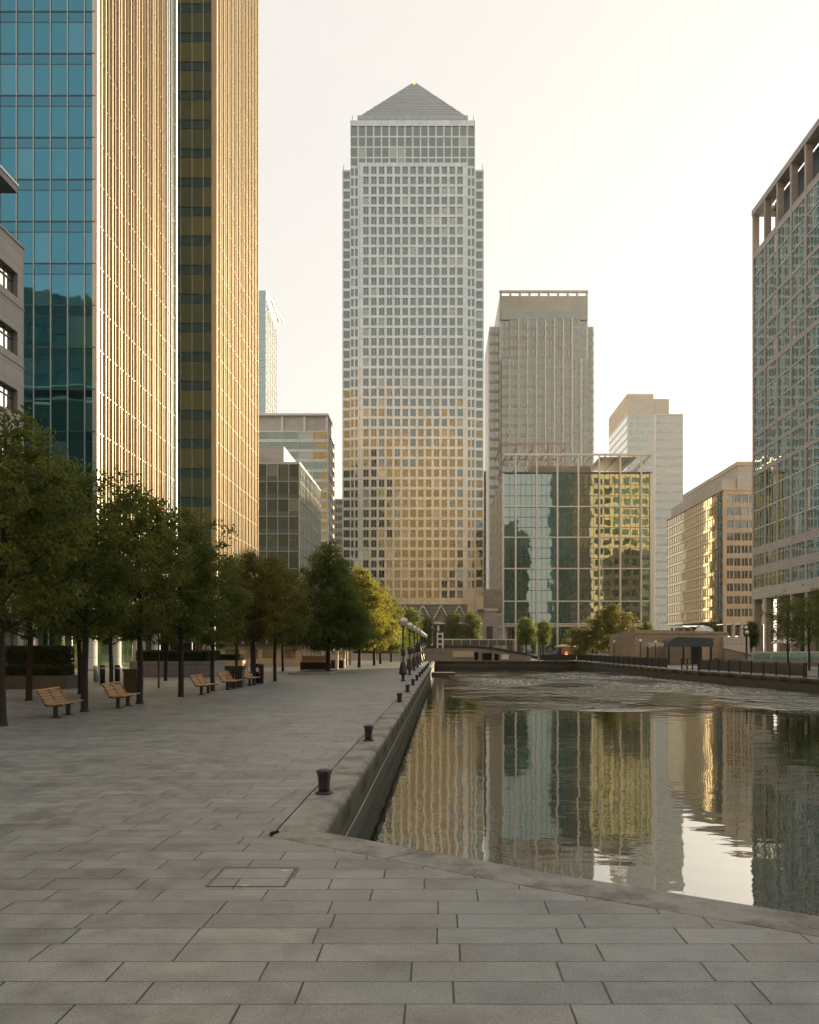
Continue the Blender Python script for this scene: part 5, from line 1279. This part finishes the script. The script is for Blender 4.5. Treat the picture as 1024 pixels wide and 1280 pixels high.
t = thing('low_wall', 'low pale stone wall closing the promenade beyond the lamps', 'wall', (-9, 126, 0))
MB().box(-17, -2.6, 125.6, 126.3, 0, .95).obj('wall', M['stonepale'], t); MB().box(-17.05, -2.55, 125.5, 126.4, .952, 1.06).obj('cap', M['stonepale'], t)
t = thing('notice_board', 'pale square notice board standing by the far promenade wall', 'sign', (-5.2, 121, 0))
MB().box(-5.9, -4.5, 120.95, 121.05, .3, 1.7).obj('panel', M['stonepale'], t)
for x in (-5.75, -4.65): MB().box(x-.05, x+.05, 121.06, 121.16, 0, 1.65).obj('post', M['black'], t)

# ------------------------------------------------------------------ head of the dock: wall, footbridge, sign
t = thing('dock_head_wall', 'low stone wall with dark openings closing the far end of the dock', 'wall', (6, 122.4, 0))
P = lambda px, Y=121.9: Xp(px, Y)
top = lambda px: Zp(810.5, 121.9) if px < 598 else Zp(810.5+(px-598)*9.5/66, 121.9)
m_ = MB()
ed = [528, 545, 565, 593, 598, 603, 615, 618, 624, 640, 652, 664]
for a, c in zip(ed[:-1], ed[1:]):
    zz0, zz1 = top(a)-.02, top(c)-.02
    lo = 0.02
    if (a, c) in ((603, 615), (593, 598), (618, 624)): lo = None
    x0_, x1_ = P(a), P(c)
    zb_ = 0.0 if lo is not None else min(zz0, zz1)-.35
    k = len(m_.v); m_.v += [(x0_, 121.9, zb_), (x1_, 121.9, zb_), (x1_, 124, zb_), (x0_, 124, zb_), (x0_, 121.9, zz0), (x1_, 121.9, zz1), (x1_, 124, zz1), (x0_, 124, zz0)]
    for f in ((0, 3, 2, 1), (4, 5, 6, 7), (0, 1, 5, 4), (1, 2, 6, 5), (2, 3, 7, 6), (3, 0, 4, 7)): m_.f.append(tuple(k+i for i in f)); m_.mi.append(0); m_.sm.append(False)
m_.obj('wall', M['stonedark'], t)
MB().box(P(600), P(625), 123.2, 123.9, 0, 1.3).obj('recess', M['core'], t); MB().box(P(592), P(600)-.01, 123.2, 123.9, 0, 1.3).obj('recess', M['core'], t)
MB().box(P(566), P(592), 121.84, 121.898, .55, 1.45).obj('panel', M['stonewarm'], t); MB().box(P(627), P(636), 121.83, 121.898, .2, .95).obj('sign_panel', M['white'], t)  # warm colour of the first panel stands in for a lit opening
MB().box(P(528), P(590), 121.3, 121.85, 0.005, .10).obj('kerb', M['coping'], t)
t = thing('footbridge', 'dark arched footbridge with pale handrail at the head of the dock', 'bridge', (6, 125.5, 0))
pr = [(520, 808.5), (545, 807.2), (575, 806.6), (598, 807), (620, 809.5), (640, 813), (655, 816.5), (672, 820.5)]
m_ = MB()
for (a, ya), (c, yc) in zip(pr[:-1], pr[1:]):
    x0_, x1_ = P(a, 124.5), P(c, 124.5); z0_, z1_ = Zp(ya, 124.5), Zp(yc, 124.5)
    k = len(m_.v); m_.v += [(x0_, 124.1, z0_-.5), (x1_, 124.1, z1_-.5), (x1_, 127, z1_-.5), (x0_, 127, z0_-.5), (x0_, 124.1, z0_), (x1_, 124.1, z1_), (x1_, 127, z1_), (x0_, 127, z0_)]
    for f in ((0, 3, 2, 1), (4, 5, 6, 7), (0, 1, 5, 4), (1, 2, 6, 5), (2, 3, 7, 6), (3, 0, 4, 7)): m_.f.append(tuple(k+i for i in f)); m_.mi.append(0); m_.sm.append(False)
m_.obj('deck', M['black'], t)
for y in (124.2, 126.9):
    h = MB(); h.bar((P(553, y), y, Zp(799.3, 124.5)), (P(646, y), y, Zp(799.5, 124.5)), .1, .14); h.obj('handrail', M['mullw'], t)
    for i in range(9):
        px = 555+11.3*i; zd = Zp(np.interp(px, [p[0] for p in pr], [p[1] for p in pr]), 124.5)
        MB().box(P(px)-.035, P(px)+.035, y-.035, y+.035, zd, Zp(799.9, 124.5)).obj('post', M['white'] if i % 2 else M['steel'], t)
    g_ = MB(); g_.bar((P(556), y, Zp(803, 124.5)), (P(640), y, Zp(803.3, 124.5)), .03, .9); g_.obj('balustrade', M['mulld'], t)
t = thing('sign_frame', 'white tubular sign frame beside the left end of the footbridge', 'sign', (P(550), 122.8, 0))
for px in (547, 553.5): MB().box(P(px)-.12, P(px)+.12, 122.7, 122.9, 1.9 if px < 550 else .0, 4.3).obj('post', M['white'], t)
for z in (4.0, 3.2, 2.4): MB().box(P(547)+.121, P(553.5)-.121, 122.72, 122.88, z, z+.22).obj('rail', M['white'], t)
MB().box(P(546.5), P(549.5), 122.9, 123.1, 4.6, 5.4).obj('plate', M['mull'], t); MB().box(P(548)-.04, P(548)+.04, 122.96, 123.04, 4.3, 4.6).obj('stalk', M['mull'], t)
t = thing('kiosk', 'round pale kiosk with small red lit sign at the far right dock corner', 'kiosk', (P(708, 124), 124.5, 0))
kx = P(708, 124)
MB().lathe([(1.45, 0), (1.45, 2.0), (1.6, 2.02), (1.6, 2.2), (.6, 2.5)], (kx, 124.8, 0), 20).obj('wall', M['stonewarm'], t)
MB().box(kx-.25, kx+.05, 123.30, 123.36, 1.0, 1.35).obj('sign', M['redsign'], t); MB().box(kx-.3, kx+.1, 123.30, 123.36, .55, .95).obj('lamp', M['glow'], t)
t = thing('covered_boat_stand', 'dark blue sheeted heap beside the round kiosk', 'sheeted heap', (P(690, 123.5), 123.8, 0))
hm = MB(); hx = P(690, 123.5)
hm.lathe([(1.25, 0), (1.2, .5), (.9, 1.0), (.45, 1.35), (.05, 1.5)], (0, 0, 0), 14)
hm.v = [(hx+x*1.0+.12*math.sin(5*y+z*3)+z*.35, 123.8+y*.6, z*(1+.12*math.sin(x*4))) for x, y, z in hm.v]
hm.obj('sheet', M['signblue'], t)

# ------------------------------------------------------------------ right bank: railings, pavilion, terrace, lamps
def railing(label, pts, step, panels, h=1.0, inset=.34):
    t = thing('quay_railing', label, 'railing', (pts[0][0], pts[0][1], 0), 0, 'railings along the right quay')
    for (x0_, y0_), (x1_, y1_) in zip(pts[:-1], pts[1:]):
        a, c = Vector((x0_, y0_, 0)), Vector((x1_, y1_, 0)); n = max(1, round((c-a).length/step))
        for i in range(n+(1 if (x1_, y1_) == pts[-1] else 0)):
            p = a.lerp(c, i/n); MB().box(p.x-.055, p.x+.055, p.y-.055, p.y+.055, 0.004, h+.06).obj('post', M['black'], t)
        r_ = MB(); r_.bar((a.x, a.y, h), (c.x, c.y, h), .07, .05); r_.bar((a.x, a.y, .12), (c.x, c.y, .12), .05, .05); r_.bar((a.x, a.y, .56), (c.x, c.y, .56), .03, .03); r_.obj('rail', M['black'], t)
        if panels:
            for i in range(n):
                p, q_ = a.lerp(c, (i+.04)/n), a.lerp(c, (i+.96)/n); k_ = MB(); k_.bar((p.x, p.y, .54), (q_.x, q_.y, .54), .02, .80); k_.obj('infill_panel', M['black'], t)
RL = offset_poly(BAS, 0.42)
A_, B_, C_, D_, E_ = RL[5], RL[6], RL[7], RL[8], RL[9]
lerp = lambda p, q_, f: (p[0]*(1-f)+q_[0]*f, p[1]*(1-f)+q_[1]*f)
railing('open black quay railing nearest the right frame edge', [lerp(A_, B_, .55), lerp(B_, C_, .10)], 1.6, False)
railing('black quay railing with solid dark panels right of the quay gap', [lerp(B_, C_, .11), lerp(B_, C_, .72)], 1.7, True)
railing('short open black railing posts in front of the curved canopy', [lerp(B_, C_, .73), lerp(B_, C_, .86)], 1.2, False)
railing('long dark panelled quay railing left of the curved canopy', [lerp(B_, C_, .99), D_, (E_[0]+.1, E_[1]), (15.2, 121.45)], 2.4, True)
t = thing('stone_pavilion', 'low blank stone pavilion with slanted end wall on the right quay', 'pavilion', (31, 103, 0))
x0, x1 = 24.6, 36.2; z_ = Zp(787, 100)
k = MB(); k.v = [(24.0, 112, 0), (x0, 100, 0), (x1, 100, 0), (x1, 112, 0), (24.0, 112, z_-.5), (x0, 100, z_), (x1, 100, z_-.3), (x1, 112, z_-.3)]
k.f = [(0, 3, 2, 1), (4, 5, 6, 7), (0, 1, 5, 4), (1, 2, 6, 5), (2, 3, 7, 6), (3, 0, 4, 7)]; k.mi = [0]*6; k.sm = [False]*6
k.obj('wall', M['tan'], t)
MB().box(35.4, 38.6, 99.2, 108, 0, z_-.9).obj('side_wing', M['stonepale'], t)
MB().lathe([(1.2, 0), (1.2, .25), (.95, .6), (.5, .8), (.05, .86)], (34.6, 104, z_-.32), 16).obj('roof_vent', M['mull'], t)
MB().box(28.4, 33.8, 99.90, 99.99, 0.02, 3.0).obj('entrance', M['glow'] if False else M['stonewarm'], t)
MB().box(31.6, 32.9, 99.80, 99.895, 0.02, 2.6).obj('door', M['core'], t)
for x in (26.4, 27.9): MB().box(x-.1, x+.1, 99.82, 99.99, 2.0, 2.4).obj('wall_lamp', M['globe'], t)
MB().box(24.1, 36.3, 99.93, 99.999, z_-.62, z_-.45).obj('string_course', M['stonedark'], t)
t = thing('curved_canopy', 'dark curved canopy roof on posts in front of the stone pavilion', 'canopy', (31, 97, 0))
k = MB(); n = 16
for i in range(n):
    def zc(f): return 2.15+1.25*min(1, (f/.22))**.5-.25*f
    f0, f1 = i/n, (i+1)/n; xa_, xb_ = 27.3+5.6*f0, 27.3+5.6*f1
    za_, zb_ = zc(max(f0, .0)), zc(f1); lo = 2.15
    k.v_ = 0
    q0 = len(k.v); k.v += [(xa_, 95.6, lo), (xb_, 95.6, lo), (xb_, 98.8, lo), (xa_, 98.8, lo), (xa_, 95.6, za_+.02), (xb_, 95.6, zb_), (xb_, 98.8, zb_), (xa_, 98.8, za_+.02)]
    for f in ((0, 3, 2, 1), (4, 5, 6, 7), (0, 1, 5, 4), (2, 3, 7, 6)): k.f.append(tuple(q0+j for j in f)); k.mi.append(0); k.sm.append(False)
    if i == n-1: k.f.append((q0+1, q0+2, q0+6, q0+5)); k.mi.append(0); k.sm.append(False)
k.obj('roof', M['mulld'], t)
for x in (27.6, 29.4, 31.2, 32.7): MB().box(x-.09, x+.09, 95.8, 95.98, 0, 2.149).obj('post', M['black'], t)
MB().box(25.3, 27.25, 96.5, 98.5, 2.2, 2.65).obj('side_awning', M['mull'], t)
MB().box(25.45, 25.6, 97.4, 97.55, 0, 2.199).obj('post', M['black'], t)
t = thing('entry_ramp', 'sloping pale ramp wall descending to the right of the curved canopy', 'ramp', (36, 94, 0))
k = MB(); k.v = [(33.6, 94, 0), (40.5, 94, 0), (40.5, 94.4, 0), (33.6, 94.4, 0), (33.6, 94, 2.0), (40.5, 94, .35), (40.5, 94.4, .35), (33.6, 94.4, 2.0)]
k.f = [(0, 3, 2, 1), (4, 5, 6, 7), (0, 1, 5, 4), (1, 2, 6, 5), (2, 3, 7, 6), (3, 0, 4, 7)]; k.mi = [0]*6; k.sm = [False]*6
k.obj('wall', M['stonedark'], t); c_ = MB(); c_.bar((33.5, 94.2, 2.07), (40.6, 94.2, .42), .6, .12); c_.obj('cap', M['stonepale'], t)
t = thing('terrace_wall', 'long low terrace wall with glass balustrade before the right office columns', 'terrace', (45, 88, 0))
MB().box(34.5, 57, 88, 100, 0, .75).obj('wall', M['stonedark'], t)
MB().box(34.6, 57, 88.08, 88.12, .76, 1.55).obj('balustrade', M['gaqua'], t); MB().box(34.5, 57, 88.04, 88.16, 1.552, 1.64).obj('handrail', M['mullw'], t)
for i in range(12): MB().box(34.6+2*i, 34.68+2*i, 88.02, 88.07, .752, 1.551).obj('post', M['steel'], t)
def quay_lamp(label, x, y, h):
    t = thing('quay_lamp', label, 'street lamp', (x, y, 0), 0, 'small lamps on the right quay')
    MB().tube([(x, y, 0), (x, y, h)], [.07, .045], 10).obj('pole', M['black'], t); n = 10
    MB().lathe([(max(.01, .2*math.sin(math.pi*i/n)), h+.18-.2*math.cos(math.pi*i/n)) for i in range(n+1)], (x, y, 0), 14).obj('globe', M['globe'], t)
quay_lamp('small lamp post at the left corner of the stone pavilion', 23.3, 106, 2.6)
quay_lamp('small lamp post against the blank pavilion front wall', 24.5, 97, 2.7)
quay_lamp('small lamp post between the pavilion wall and the curved canopy', 25.8, 95, 2.5)
quay_lamp('tall lamp post in front of the dark tree right of the pavilion', 35.4, 92, 4.2)
quay_lamp('lamp post left of the far young trees on the right quay', 30.1, 78, 3.4)
t = thing('parasol', 'closed pale cafe parasol roof beyond the terrace wall', 'parasol', (40.5, 92.5, .75))
MB().tube([(40.5, 92.5, .75), (40.5, 92.5, 3.0)], [.05, .04], 8).obj('pole', M['steel'], t); MB().lathe([(2.1, 2.55), (2.05, 2.62), (1.0, 3.0), (.06, 3.25)], (40.5, 92.5, 0), 8, smooth=False).obj('cover', M['stonepale'], t)

# ------------------------------------------------------------------ warm evening haze
hz = NT('evening_haze')
pv = hz.n('ShaderNodeVolumePrincipled', {'Color': (0.95, 0.90, 0.82, 1), 'Density': 0.00012, 'Anisotropy': 0.45})
hz.t.links.new(pv.outputs[0], hz.out.inputs['Volume'])
o = MB().box(-920, 920, -920, 920, -6, 240).obj('haze', hz.m); o['kind'] = 'stuff'
